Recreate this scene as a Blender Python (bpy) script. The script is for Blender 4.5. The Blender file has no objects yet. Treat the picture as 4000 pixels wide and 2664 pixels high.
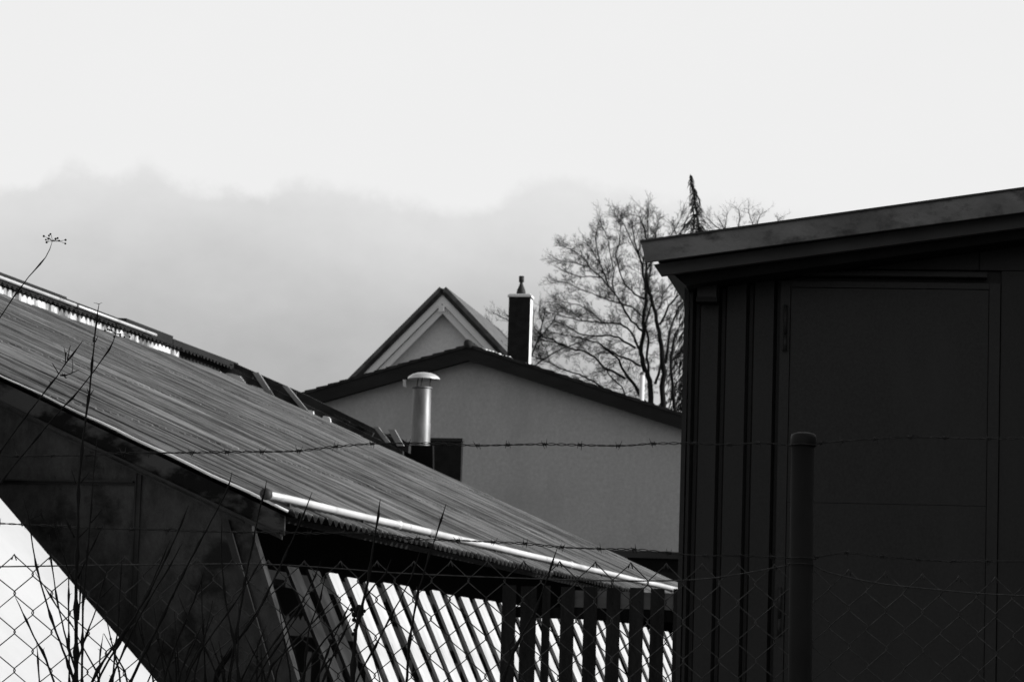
import bpy, math, random
from mathutils import Vector, Matrix
from math import sin, cos, tan, radians, pi

# ------------------------------------------------------------------ camera, light, sky
sc = bpy.context.scene
COL = sc.collection
FPX = 12500.0                       # focal length in pixels of the 4000 px wide photograph
PITCH = math.atan(1400 / FPX); ROLL = 0.03
EYE = Vector((0, 0, 1.6))
_r = Vector((1, 0, 0)); _f = Vector((0, cos(PITCH), sin(PITCH))); _u = Vector((0, -sin(PITCH), cos(PITCH)))
CR = _r * cos(ROLL) + _u * sin(ROLL); CU = _u * cos(ROLL) - _r * sin(ROLL); CF = _f
cam = bpy.data.cameras.new('camera'); camo = bpy.data.objects.new('camera', cam); COL.objects.link(camo)
camo.matrix_world = Matrix(((CR.x, CU.x, -CF.x, EYE.x), (CR.y, CU.y, -CF.y, EYE.y), (CR.z, CU.z, -CF.z, EYE.z), (0, 0, 0, 1)))
cam.sensor_width = 36; cam.lens = FPX / 4000 * 36; cam.clip_end = 5000; cam.clip_start = 0.1
cam.dof.use_dof = True; cam.dof.focus_distance = 9.0; cam.dof.aperture_fstop = 26
sc.camera = camo

sun_dir = Vector((0.985 * cos(radians(16)), -0.10 * cos(radians(16)), sin(radians(16)))).normalized()
sun = bpy.data.lights.new('sun', 'SUN'); suno = bpy.data.objects.new('sun', sun); COL.objects.link(suno)
suno.rotation_euler = sun_dir.to_track_quat('Z', 'Y').to_euler(); suno.location = (30, -3, 30)
sun.energy = 4.6; sun.angle = radians(0.5); sun.color = (1, 1, 1)
sc.view_settings.view_transform = 'Standard'; sc.view_settings.look = 'None'
sc.view_settings.exposure = 0.0; sc.view_settings.gamma = 1.0; sc.view_settings.use_curve_mapping = False

world = bpy.data.worlds.new('World'); sc.world = world; world.use_nodes = True
nt = world.node_tree; nt.nodes.clear()
def N(t, **k):
    n = nt.nodes.new(t)
    for a, b in k.items(): setattr(n, a, b)
    return n
def M(op, a, b=None, c=None, clamp=False):
    n = N('ShaderNodeMath', operation=op); n.use_clamp = clamp
    for i, v in enumerate((a, b, c)):
        if v is None: continue
        if isinstance(v, (int, float)): n.inputs[i].default_value = v
        else: nt.links.new(v, n.inputs[i])
    return n.outputs[0]
def SM(v, lo, hi, a=0.0, b=1.0):
    n = N('ShaderNodeMapRange', interpolation_type='SMOOTHSTEP')
    nt.links.new(v, n.inputs['Value'])
    for k, x in (('From Min', lo), ('From Max', hi), ('To Min', a), ('To Max', b)):
        if isinstance(x, (int, float)): n.inputs[k].default_value = x
        else: nt.links.new(x, n.inputs[k])
    return n.outputs['Result']
sky = N('ShaderNodeTexSky', sky_type='NISHITA'); sky.sun_disc = False
sky.sun_elevation = radians(16); sky.sun_rotation = math.atan2(sun_dir.x, sun_dir.y)
bw = N('ShaderNodeRGBToBW'); nt.links.new(sky.outputs[0], bw.inputs[0])
tc = N('ShaderNodeTexCoord'); sep = N('ShaderNodeSeparateXYZ'); nt.links.new(tc.outputs['Generated'], sep.inputs[0])
X, Y, Z = sep.outputs
az = M('ARCTAN2', X, Y)                                 # 0 ahead, + to the right
el = M('ARCSINE', Z)
def az_el(px, py):
    d = (CF + CR * ((px - 2000) / FPX) + CU * ((1332 - py) / FPX)).normalized()
    return math.atan2(d.x, d.y), math.asin(d.z)
# top of the grey cloud bank, drawn as a curve of elevation over azimuth
edge = [(-800, 640), (-200, 690), (120, 690), (200, 655), (330, 625), (450, 672), (500, 640), (580, 618), (660, 655), (740, 690), (900, 725), (1030, 745), (1070, 705), (1120, 688),
        (1200, 690), (1330, 705), (1450, 740), (1600, 780), (1700, 790), (1800, 815), (1900, 790), (1985, 730), (2060, 685), (2200, 668), (2330, 690), (2500, 745), (2700, 770), (3000, 790), (3600, 900), (4600, 1000)]
lo, hi = az_el(-800, 640)[0], az_el(4600, 1000)[0]
E0, E1 = 0.10, 0.22
fc = N('ShaderNodeFloatCurve')
cv = fc.mapping.curves[0]
pts = [((az_el(*p)[0] - lo) / (hi - lo), (az_el(*p)[1] - E0) / (E1 - E0)) for p in edge]
cv.points[0].location = pts[0]; cv.points[1].location = pts[-1]
for p in pts[1:-1]: cv.points.new(*p)
fc.mapping.update()
nt.links.new(M('DIVIDE', M('SUBTRACT', az, lo), hi - lo, clamp=True), fc.inputs['Value'])
top = M('MULTIPLY_ADD', fc.outputs[0], E1 - E0, E0)
def noise(scale, detail, rough=0.5, sc3=(1, 1, 1)):
    mp = N('ShaderNodeMapping'); mp.inputs['Scale'].default_value = sc3
    nt.links.new(tc.outputs['Generated'], mp.inputs[0])
    n = N('ShaderNodeTexNoise'); n.inputs['Scale'].default_value = scale; n.inputs['Detail'].default_value = detail; n.inputs['Roughness'].default_value = rough
    nt.links.new(mp.outputs[0], n.inputs['Vector']); return n.outputs['Fac']
n1 = noise(46, 7, 0.6, (1, 1, 1.2)); n2 = noise(11, 4, 0.5, (1, 1, 1.6)); n3 = noise(140, 4, 0.6)
top2 = M('ADD', top, M('ADD', M('MULTIPLY', M('SUBTRACT', n1, 0.5), 0.013), M('MULTIPLY', M('SUBTRACT', n3, 0.5), 0.006)))
below = M('SUBTRACT', top2, el)                          # >0 inside the bank
rim = SM(below, -0.0014, 0.0058)                           # cauliflower rim
deep = M('MULTIPLY', SM(M('ADD', el, M('MULTIPLY', M('SUBTRACT', n2, 0.5), 0.02)), 0.095, 0.172, 1.0, 0.0), rim)
fade = SM(az, az_el(2100, 900)[0], az_el(3000, 900)[0], 1.0, 0.0)      # the bank thins out to the right
leftd = SM(az, az_el(100, 900)[0], az_el(1300, 900)[0], 1.0, 0.0)
dark = M('ADD', M('MULTIPLY', rim, 0.080), M('MULTIPLY', deep, 0.285))
dark = M('ADD', dark, M('MULTIPLY', SM(el, 0.10, 0.14, 1.0, 0.0), 0.04))
dark = M('MULTIPLY', dark, M('MULTIPLY_ADD', fade, 0.72, 0.28))
n4 = noise(24, 8, 0.62, (1, 1, 1.5)); mott = M('ADD', M('MULTIPLY', M('SUBTRACT', n2, 0.5), 0.12), M('MULTIPLY', M('SUBTRACT', n4, 0.5), 0.16))
cloud = M('ADD', M('SUBTRACT', 0.865, dark), M('MULTIPLY', mott, M('MULTIPLY_ADD', rim, 0.9, 0.10)))
rear = SM(Y, 0.35, 0.93)                                 # bright clouds ahead, clear dark sky overhead and behind
highe = SM(el, 0.42, 0.9, 1.0, 0.0)
front = M('MULTIPLY', rear, highe)
clear = M('MINIMUM', M('MULTIPLY', bw.outputs[0], 0.20), 0.50)
val = M('ADD', M('MULTIPLY', cloud, front), M('MULTIPLY', clear, M('SUBTRACT', 1.0, front)))
bg = N('ShaderNodeBackground'); nt.links.new(val, bg.inputs['Color']); bg.inputs['Strength'].default_value = 1.0
wo = N('ShaderNodeOutputWorld'); nt.links.new(bg.outputs[0], wo.inputs[0])

# ------------------------------------------------------------------ helpers
def ray(px, py): return CF + CR * ((px - 2000) / FPX) + CU * ((1332 - py) / FPX)
def at(px, py, depth):
    d = ray(px, py); return EYE + d * (depth / d.y)
class Frame:
    """a building's own axes: u along its front, w away from the camera, z up"""
    def __init__(s, px, py, depth, deg):
        s.a = radians(deg); p = at(px, py, depth)
        s.O = Vector((p.x, p.y, 0)); s.U = Vector((cos(s.a), -sin(s.a), 0)); s.W = Vector((sin(s.a), cos(s.a), 0))
    def on(s, px, py, w=0.0):
        d = ray(px, py); t = (w - (EYE - s.O).dot(s.W)) / d.dot(s.W); P = EYE + d * t
        return Vector(((P - s.O).dot(s.U), w, P.z))
    def uz(s, px, py, w=0.0):
        v = s.on(px, py, w); return (v.x, v.z)
class MB:
    def __init__(s): s.v = []; s.f = []; s.sm = []
    def add(s, vs, fs, smooth=False):
        b = len(s.v); s.v += [tuple(v) for v in vs]; s.f += [tuple(i + b for i in f) for f in fs]; s.sm += [smooth] * len(fs)
    def box(s, a, b):
        x0, y0, z0 = a; x1, y1, z1 = b
        s.add([(x0, y0, z0), (x1, y0, z0), (x1, y1, z0), (x0, y1, z0), (x0, y0, z1), (x1, y0, z1), (x1, y1, z1), (x0, y1, z1)],
              [(0, 3, 2, 1), (4, 5, 6, 7), (0, 1, 5, 4), (1, 2, 6, 5), (2, 3, 7, 6), (3, 0, 4, 7)])
    def prism(s, poly, w0, w1):
        """outline in (u,z), counter-clockwise seen from the front, solid from w0 to w1"""
        n = len(poly); ar = sum(poly[i][0] * poly[(i + 1) % n][1] - poly[(i + 1) % n][0] * poly[i][1] for i in range(n))
        if ar < 0: poly = poly[::-1]
        vs = [(u, w0, z) for u, z in poly] + [(u, w1, z) for u, z in poly]
        fs = [tuple(range(n)), tuple(range(2 * n - 1, n - 1, -1))] + [(i, i + n, (i + 1) % n + n, (i + 1) % n) for i in range(n)]
        s.add(vs, fs)
    def slab(s, p, q, r, t, th):
        """four corners, thickness th along normal"""
        p, q, r, t = map(Vector, (p, q, r, t)); n = (q - p).cross(t - p).normalized() * th
        vs = [p, q, r, t, p - n, q - n, r - n, t - n]
        s.add(vs, [(0, 1, 2, 3), (7, 6, 5, 4), (0, 4, 5, 1), (1, 5, 6, 2), (2, 6, 7, 3), (3, 7, 4, 0)])
    def beam(s, a, b, wd, th, side=Vector((0, 1, 0))):
        a = Vector(a); b = Vector(b); d = (b - a).normalized(); sd = (side - d * side.dot(d)).normalized(); up = d.cross(sd)
        vs = []
        for p in (a, b):
            for i, j in ((-1, -1), (1, -1), (1, 1), (-1, 1)): vs.append(p + sd * (i * wd / 2) + up * (j * th / 2))
        s.add(vs, [(0, 3, 2, 1), (4, 5, 6, 7), (0, 1, 5, 4), (1, 2, 6, 5), (2, 3, 7, 6), (3, 0, 4, 7)])
    def tube(s, pts, rad, n=6, cap=True, smooth=True):
        pts = [Vector(p) for p in pts]
        if isinstance(rad, (int, float)): rad = [rad] * len(pts)
        d0 = (pts[1] - pts[0]).normalized(); ref = Vector((0, 0, 1)) if abs(d0.z) < 0.8 else Vector((0, 1, 0))
        sd = d0.cross(ref).normalized(); vs = []
        for i, p in enumerate(pts):
            d = (pts[min(i + 1, len(pts) - 1)] - pts[max(i - 1, 0)])
            if d.length < 1e-9: d = d0
            d.normalize(); sd = (sd - d * sd.dot(d)); sd = sd.normalized() if sd.length > 1e-6 else d.orthogonal().normalized(); up = d.cross(sd)
            for k in range(n):
                a = 2 * pi * k / n; vs.append(p + (sd * cos(a) + up * sin(a)) * rad[i])
        fs = [(i * n + k, i * n + (k + 1) % n, (i + 1) * n + (k + 1) % n, (i + 1) * n + k) for i in range(len(pts) - 1) for k in range(n)]
        if cap and n > 2: fs += [tuple(range(n - 1, -1, -1)), tuple((len(pts) - 1) * n + k for k in range(n))]
        s.add(vs, fs, smooth)
    def lathe(s, c, prof, n=24, smooth=True):
        c = Vector(c); vs = [c + Vector((r * cos(2 * pi * k / n), r * sin(2 * pi * k / n), z)) for r, z in prof for k in range(n)]
        fs = [(i * n + k, i * n + (k + 1) % n, (i + 1) * n + (k + 1) % n, (i + 1) * n + k) for i in range(len(prof) - 1) for k in range(n)]
        s.add(vs, fs, smooth)
    def ball(s, c, r, n=8):
        s.lathe(c, [(r * sin(pi * i / n) + 1e-5, -r * cos(pi * i / n)) for i in range(n + 1)], n)
    def obj(s, name, m, parent=None, loc=(0, 0, 0), rz=0.0, rel=None):
        me = bpy.data.meshes.new(name)
        vs = s.v if rel is None else [(a - rel[0], b - rel[1], c - rel[2]) for a, b, c in s.v]
        me.from_pydata(vs, [], s.f); me.polygons.foreach_set('use_smooth', s.sm); me.materials.append(m); me.validate(); me.update()
        o = bpy.data.objects.new(name, me); COL.objects.link(o)
        if parent: o.parent = parent
        else: o.location = loc; o.rotation_euler = (0, 0, rz)
        return o
def tag(o, label=None, cat=None, group=None, kind=None):
    for k, v in (('label', label), ('category', cat), ('group', group), ('kind', kind)):
        if v: o[k] = v
    return o
def thing(name, label, cat, loc, rz=0.0, group=None):
    o = bpy.data.objects.new(name, None); COL.objects.link(o); o.location = loc; o.rotation_euler = (0, 0, rz); o.empty_display_size = 0.2
    return tag(o, label, cat, group)

def mat(name, c1, c2=None, scale=(4, 4, 4), detail=6, lo=0.35, hi=0.65, rough=0.85, metal=0.0, bump=0.0, bscale=30, rough2=0.6, spec=0.5, c3=None, s3=(1, 1, 1), lo3=.5, hi3=.6, bvec=(1, 1, 1)):
    m = bpy.data.materials.new(name); m.use_nodes = True; t = m.node_tree; b = t.nodes['Principled BSDF']
    b.inputs['Roughness'].default_value = rough; b.inputs['Metallic'].default_value = metal; b.inputs['Specular IOR Level'].default_value = spec
    g = lambda v: (v, v, v, 1)
    co = t.nodes.new('ShaderNodeTexCoord')
    def nz(scv, det, rg=0.6):
        mp = t.nodes.new('ShaderNodeMapping'); mp.inputs['Scale'].default_value = scv; t.links.new(co.outputs['Object'], mp.inputs[0])
        n = t.nodes.new('ShaderNodeTexNoise'); n.inputs['Scale'].default_value = 1; n.inputs['Detail'].default_value = det; n.inputs['Roughness'].default_value = rg
        t.links.new(mp.outputs[0], n.inputs['Vector']); return n.outputs['Fac']
    if c2 is None: c2 = c1 * 1.25
    r = t.nodes.new('ShaderNodeMapRange'); r.inputs['From Min'].default_value = lo; r.inputs['From Max'].default_value = hi
    t.links.new(nz(scale, detail, rough2), r.inputs['Value'])
    mx = t.nodes.new('ShaderNodeMix'); mx.data_type = 'RGBA'; t.links.new(r.outputs[0], mx.inputs[0]); mx.inputs[6].default_value = g(c1); mx.inputs[7].default_value = g(c2)
    out = mx.outputs[2]
    if c3 is not None:
        r3 = t.nodes.new('ShaderNodeMapRange'); r3.inputs['From Min'].default_value = lo3; r3.inputs['From Max'].default_value = hi3
        t.links.new(nz(s3, 8, 0.65), r3.inputs['Value'])
        m3 = t.nodes.new('ShaderNodeMix'); m3.data_type = 'RGBA'; t.links.new(r3.outputs[0], m3.inputs[0]); t.links.new(out, m3.inputs[6]); m3.inputs[7].default_value = g(c3); out = m3.outputs[2]
    t.links.new(out, b.inputs['Base Color'])
    if bump:
        bp = t.nodes.new('ShaderNodeBump'); bp.inputs['Strength'].default_value = bump; bp.inputs['Distance'].default_value = 0.01
        t.links.new(nz(tuple(bscale * q for q in bvec), 5), bp.inputs['Height']); t.links.new(bp.outputs[0], b.inputs['Normal'])
    return m

MT = dict(
    ground=mat('ground_grass', .03, .07, (1.5, 1.5, 1.5), bump=.6, bscale=12),
    fibre=mat('weathered_fibre_cement', .045, .15, (.22, 7.5, .4), 7, .36, .66, rough=.75, c3=.30, s3=(.35, 21, .5), lo3=.54, hi3=.70, bump=.3, bscale=40),
    verge=mat('pale_verge_strip', .45, .75, (3, 3, 3), rough=.6),
    stained=mat('stained_render', .026, .062, (5.5, 5.5, 3.0), 14, .38, .64, rough2=.78, spec=.12, rough=.95, bump=.6, bscale=45, c3=.013, s3=(1.1, 1.1, 1.3), lo3=.53, hi3=.60),
    fascia=mat('tarred_board', .005, .050, (1.5, 1.5, 2.6), 12, .49, .56, spec=.12, rough=.9, bump=.3, bscale=50),
    moulding=mat('dark_moulding', .020, .036, (4, 4, 4), spec=.12, rough=.85),
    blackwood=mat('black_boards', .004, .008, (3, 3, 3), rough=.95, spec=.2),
    paleboard=mat('pale_board', .48, .60, (5, 5, .8), 6, rough=.7, c3=.20, s3=(9, 9, .9), lo3=.57, hi3=.74, bump=.2, bscale=20),
    greyboard_and_shade=mat('grey_board_and_shade', .012, .035, (6, 6, .8), 6, spec=.12, rough=.8),  # plain grey on the lean-to; stands in for shade on two leaning boards
    picket=mat('dark_picket', .005, .013, (9, 9, 1.2), spec=.12, rough=.9, bump=.3, bscale=30),
    sunlit_railtop=mat('painted_sun_rail', .10, .20, (2, 9, 9), rough=.8),  # lighter grey puts the sun on the rail's top into its colour
    pipe=mat('galvanised_pipe', .60, .82, (1.5, 1.5, 1.5), rough=.5, metal=.45, c3=.28, s3=(2.6, 2.6, 2.6), lo3=.58, hi3=.70),
    steel=mat('stainless_flue', .12, .26, (7, 7, 1.4), 5, rough=.55, metal=.75),
    steelcap=mat('stainless_cap', .75, .85, (7, 7, 7), rough=.42, metal=.5),
    dark=mat('dark_iron', .012, .02, (6, 6, 6), rough=.7),
    render=mat('grey_render', .40, .60, (14, 14, 14), 8, .3, .7, rough2=.8, rough=.97, bump=.5, bscale=18, c3=.36, s3=(.6, .6, .35), lo3=.45, hi3=.75),
    darkverge=mat('dark_bargeboard', .020, .032, (.8, .8, 3), spec=.12, rough=.9),
    tiles=mat('dark_tiles', .022, .05, (4, 4, 4), spec=.12, rough=.9, bump=.6, bscale=8),
    brick=mat('dark_brick', .016, .026, (6, 6, 6), spec=.12, rough=.95, bump=.5, bscale=22),
    plank=mat('weathered_plank', .22, .36, (6, 6, 2), rough=.85),
    white=mat('white_paint', .84, .88, (2, 2, 2), rough=.75),
    housewall=mat('house_render', .70, .84, (9, 9, 9), 6, .3, .7, rough=.95),
    housetile=mat('house_roof_tiles', .08, .16, (3, 3, 3), rough=.9, bump=.6, bscale=6),
    rough_white=mat('rough_white', .82, .9, (2, 2, 2), rough=.8, bump=.4, bscale=6),
    sheet=mat('white_sheet', .52, .60, (.9, .9, .9), rough=.75),
    strip=mat('translucent_strip', .10, .80, (1.2, 3.2, 1.2), 7, .42, .56, rough=.6),
    shedfascia=mat('lichen_fascia', .16, .26, (2.4, 2.4, 4.5), 9, .42, .60, rough=.9, c3=.08, s3=(6.2, 6.2, 9), lo3=.52, hi3=.66, bump=.4, bscale=60),
    shedtrim=mat('grey_trim', .055, .08, (3, 3, 6), rough=.85),
    cladding=mat('dark_cladding', .017, .028, (90, 90, 70), 5, .3, .7, c3=.032, s3=(2.5, 2.5, .6), lo3=.45, hi3=.75, spec=.3, rough=.55, bump=.05, bscale=9),
    doorpaint=mat('dark_door_paint', .018, .030, (90, 90, 70), 5, .3, .7, c3=.034, s3=(3, 3, .8), lo3=.45, hi3=.75, spec=.3, rough=.5, bump=.08, bscale=8),
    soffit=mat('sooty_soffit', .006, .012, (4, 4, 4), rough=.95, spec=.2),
    postpaint=mat('dark_post_plastic', .010, .017, (8, 8, 3), rough=.85, spec=.15, bump=.1, bscale=30),
    postcap=mat('black_cap', .007, .010, (8, 8, 8), rough=.6, spec=.25),
    wire=mat('rusted_wire', .035, .10, (60, 60, 60), rough=.7, metal=.3),
    barb=mat('rusted_barbed_wire', .018, .05, (60, 60, 60), rough=.75, metal=.2),
    stem=mat('dark_bark', .008, .018, (40, 40, 12), rough=.85, spec=.25, bump=.4, bscale=150),
    berry=mat('dark_berry', .006, .010, (40, 40, 40), rough=.5, spec=.3),
    bark=mat('tree_bark', .010, .020, (6, 6, 2), rough=.95, spec=.1),
    twig=mat('tree_twigs', .010, .020, (6, 6, 6), rough=.95, spec=.1),
    needle=mat('conifer_needles', .022, .045, (3, 3, 3), rough=.95, spec=.1),
)

def fibre_cement():
    """dirt lies in the valleys, the crests are worn pale; every wave has its own wear"""
    m = bpy.data.materials.new('weathered_fibre_cement'); m.use_nodes = True; t = m.node_tree; b = t.nodes['Principled BSDF']
    b.inputs['Roughness'].default_value = .9; b.inputs['Specular IOR Level'].default_value = .04
    co = t.nodes.new('ShaderNodeTexCoord'); sp = t.nodes.new('ShaderNodeSeparateXYZ'); t.links.new(co.outputs['Object'], sp.inputs[0])
    def mth(op, x, y=None, z=None):
        n = t.nodes.new('ShaderNodeMath'); n.operation = op
        for i, v in enumerate((x, y, z)):
            if v is None: continue
            if isinstance(v, (int, float)): n.inputs[i].default_value = v
            else: t.links.new(v, n.inputs[i])
        return n.outputs[0]
    def nz(scv, det, rg):
        mp = t.nodes.new('ShaderNodeMapping'); mp.inputs['Scale'].default_value = scv; t.links.new(co.outputs['Object'], mp.inputs[0])
        n = t.nodes.new('ShaderNodeTexNoise'); n.inputs['Scale'].default_value = 1; n.inputs['Detail'].default_value = det; n.inputs['Roughness'].default_value = rg
        t.links.new(mp.outputs[0], n.inputs['Vector']); return n.outputs['Fac']
    def rm(v, a, b_, c=0., d=1.):
        n = t.nodes.new('ShaderNodeMapRange'); t.links.new(v, n.inputs['Value'])
        for k, q in (('From Min', a), ('From Max', b_), ('To Min', c), ('To Max', d)): n.inputs[k].default_value = q
        return n.outputs[0]
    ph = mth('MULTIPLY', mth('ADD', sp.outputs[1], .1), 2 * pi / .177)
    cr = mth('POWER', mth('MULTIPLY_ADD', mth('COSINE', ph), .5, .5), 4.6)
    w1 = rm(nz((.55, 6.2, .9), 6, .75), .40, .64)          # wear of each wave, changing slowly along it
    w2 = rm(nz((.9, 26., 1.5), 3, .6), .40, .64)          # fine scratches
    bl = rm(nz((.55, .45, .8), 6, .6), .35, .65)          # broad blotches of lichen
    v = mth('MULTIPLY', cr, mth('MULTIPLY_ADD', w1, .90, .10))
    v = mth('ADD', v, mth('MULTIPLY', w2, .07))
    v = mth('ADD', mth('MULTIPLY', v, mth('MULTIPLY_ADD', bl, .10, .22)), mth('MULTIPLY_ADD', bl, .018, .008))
    cb = t.nodes.new('ShaderNodeCombineColor')
    for i in range(3): t.links.new(v, cb.inputs[i])
    t.links.new(cb.outputs[0], b.inputs['Base Color'])
    bp = t.nodes.new('ShaderNodeBump'); bp.inputs['Strength'].default_value = .4; bp.inputs['Distance'].default_value = .01
    t.links.new(nz((12, 60, 20), 4, .6), bp.inputs['Height']); t.links.new(bp.outputs[0], b.inputs['Normal'])
    return m
MT['fibre'] = fibre_cement()

# ------------------------------------------------------------------ ground
def ground_z(y):
    ks = [(-60, 0), (8.2, 0), (12.5, .9), (20, 1.0), (32, 1.0), (60, 1.8), (100, 3.0), (160, 4.0), (2500, 4.0)]
    for (a, b), (c, d) in zip(ks, ks[1:]):
        if a <= y <= c:
            t = (y - a) / (c - a); t = t * t * (3 - 2 * t); return b + (d - b) * t
    return ks[0][1] if y < -60 else 4.0
g = MB(); rng = random.Random(3)
ys = [-60, -30, -10, -4] + [i * .8 for i in range(0, 60)] + list(range(50, 200, 6)) + [300, 600, 1200, 2500]
xs = [-2000, -600, -200, -80, -40] + [i * 1.25 for i in range(-20, 21)] + [40, 80, 200, 600, 2000]
for y in ys:
    for x in xs: g.v.append((x, y, ground_z(y) + (rng.uniform(-.04, .04) if abs(x) < 30 and y < 60 else 0)))
for j in range(len(ys) - 1):
    for i in range(len(xs) - 1):
        a = j * len(xs) + i; g.f.append((a, a + 1, a + 1 + len(xs), a + len(xs))); g.sm.append(True)
tag(g.obj('ground', MT['ground']), kind='structure')

# ------------------------------------------------------------------ the long corrugated shed
L = Frame(1168, 2016, 24, 12.2)
A = L.on(110, 1520); B = L.on(1140, 2005); TH = (A.z - B.z) / (B.x - A.x)      # roof slope
ZE = B.z; UE = B.x
def rz(u): return ZE - TH * (u - UE)
UR = -8.55; WL = 25.4; gz = 0.98
shed = thing('corrugated_shed', 'long low shed with streaked corrugated roof sloping down right and a stained gable wall', 'shed', (L.O.x, L.O.y, gz), -L.a)
def Lo(mb, name, m, parent=shed):
    o = mb.obj(name, m, parent, rel=(0, 0, gz) if parent is shed else (0, 0, gz)); return o
def corrugated(mb, u0, u1, w0, w1, zf, amp=.026, per=.177, rnd=None, sub=8, th=.007, ends=None, sheet=.885, rows=((0, 1),), jag=.0):
    """corrugated sheets, ridges run along u"""
    ns = int(round((w1 - w0) / sheet))
    for si in range(ns):
        a = w0 + (w1 - w0) * si / ns; b = w0 + (w1 - w0) * (si + 1) / ns + per * .45
        for ri, (r0, r1) in enumerate(rows):
            ua = u0 + (u1 - u0) * r0; ub = u0 + (u1 - u0) * r1
            lift0 = .004 + (.006 if rnd and si % 2 else .0) ; tilt = rnd.uniform(-.006, .006) if rnd else 0
            if ri == len(rows) - 1 and rnd: ub += rnd.uniform(-jag, jag)
            n = int((b - a) / per * sub); vs = []
            for k in range(n + 1):
                w = a + (b - a) * k / n; c = amp * cos(2 * pi * (w - w0) / per)
                for u, l in ((ua, 0.0), ((ua + ub) / 2, .004), (ub, .008)):
                    vs.append((u, w, zf(u) + c + lift0 + l))
            lo_ = [(x, y, z - th) for x, y, z in vs]
            fs = [(k * 3 + q, k * 3 + q + 1, k * 3 + q + 4, k * 3 + q + 3) for k in range(n) for q in (0, 1)]
            mb.add(vs, fs, True); mb.add(lo_, [f[::-1] for f in fs], True)
            m = len(vs); rim_ = vs + lo_; fs = []
            for k in range(n):
                i = k * 3 + 2; fs.append((i, m + i, m + i + 3, i + 3))
                i = k * 3; fs.append((i, i + 3, m + i + 3, m + i))
            for i in (0, 1): fs.append((i, m + i, m + i + 1, i + 1)); fs.append((n * 3 + i, n * 3 + i + 1, m + n * 3 + i + 1, m + n * 3 + i))
            mb.add(rim_, fs, False)
rnd = random.Random(11)
mb = MB(); corrugated(mb, UR, UE + .04, -.1, WL, rz, rnd=rnd, rows=((0, .27), (.255, .52), (.505, .77), (.755, 1.0)), jag=.035)
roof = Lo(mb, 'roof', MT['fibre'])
# timber deck under the sheets, set back
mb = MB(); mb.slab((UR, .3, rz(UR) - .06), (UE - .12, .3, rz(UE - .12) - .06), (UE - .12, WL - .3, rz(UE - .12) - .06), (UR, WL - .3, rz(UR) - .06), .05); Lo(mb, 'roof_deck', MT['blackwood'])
# pale verge strip on the near edge, slightly uneven
mb = MB(); vp = []
for i in range(41):
    u = A.x - 4 + (UE + .0 - A.x + 4) * i / 40
    vp.append((u, -.105, rz(u) + .012 + .004 * sin(i * 1.7)))
mb.tube(vp, [.006 + .005 * min(1, max(0, (i - 26) / 6)) for i in range(41)], 8); Lo(mb, 'verge_strip', MT['verge'])
# far slope of the roof
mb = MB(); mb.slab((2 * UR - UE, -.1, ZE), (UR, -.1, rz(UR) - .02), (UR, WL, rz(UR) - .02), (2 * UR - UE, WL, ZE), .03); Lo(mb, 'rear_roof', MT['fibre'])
# fascia under the near verge with its moulding
def along(d0, d1, w0, w1, ua, ub, name, m):
    q = MB(); q.prism([(ua, rz(ua) - d1), (ub, rz(ub) - d1), (ub, rz(ub) - d0), (ua, rz(ua) - d0)], w0, w1); return Lo(q, name, m)
along(.035, .182, -.085, -.055, UR, UE - .03, 'fascia', MT['fascia'])
along(.183, .196, -.105, -.05, UR, UE - .05, 'moulding', MT['moulding'])
along(.222, .232, -.085, -.045, UR, UE - .35, 'moulding', MT['moulding'])
along(.196, .222, -.07, -.05, UR, UE - .05, 'moulding_board', MT['stained'])
# gable wall (right end leans like a buttress)
wr0 = L.uz(985, 2075); wr1 = L.uz(1165, 2664)
sl = (wr1[0] - wr0[0]) / (wr1[1] - wr0[1]); bot = (wr0[0] + sl * (gz - wr0[1]), gz)
ul = UR * 2 - UE + .4
mb = MB(); mb.prism([(ul, gz), bot, (wr0[0], wr0[1]), (wr0[0] - .02, rz(wr0[0]) - .1), (UR, rz(UR) - .1), (ul, ZE + .1)], 0, .12); Lo(mb, 'gable_wall', MT['stained'])
# leaning edge strip, post, ledge
e0 = L.uz(885, 2035); e1 = L.uz(1065, 2664)
mb = MB(); mb.beam((e0[0], -.02, e0[1]), (e1[0] + (e1[0] - e0[0]) * .9, -.02, e1[1] + (e1[1] - e0[1]) * .9), .035, .05); Lo(mb, 'edge_strip', MT['moulding'])
p0 = L.uz(533, 1850); p1 = L.uz(556, 1850)
mb = MB(); mb.box((p0[0], -.035, gz), (p0[0] + .012, -.002, p0[1])); mb.box((p0[0] + .012, -.022, gz), (p1[0], -.002, p0[1])); Lo(mb, 'wall_post', MT['moulding'])
h = L.uz(300, 1876)
mb = MB(); mb.box((UR, -.05, h[1] - .012), (p0[0] - .01, -.002, h[1])); mb.box((UR, -.02, h[1] - .030), (p0[0] - .01, -.002, h[1] - .0125)); Lo(mb, 'wall_ledge', MT['moulding'])
# inner side wall deep under the eave, end wall, dark eave beam
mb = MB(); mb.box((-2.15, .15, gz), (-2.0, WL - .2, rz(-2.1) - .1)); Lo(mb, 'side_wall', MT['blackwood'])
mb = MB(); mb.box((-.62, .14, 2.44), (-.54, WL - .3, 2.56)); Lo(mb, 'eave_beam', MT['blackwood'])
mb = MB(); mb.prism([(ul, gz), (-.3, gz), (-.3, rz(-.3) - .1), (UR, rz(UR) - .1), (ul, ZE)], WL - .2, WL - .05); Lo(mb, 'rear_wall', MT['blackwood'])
mb = MB(); mb.box((ul, .12, gz), (ul + .12, WL - .2, ZE)); Lo(mb, 'side_wall', MT['blackwood'])
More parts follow.
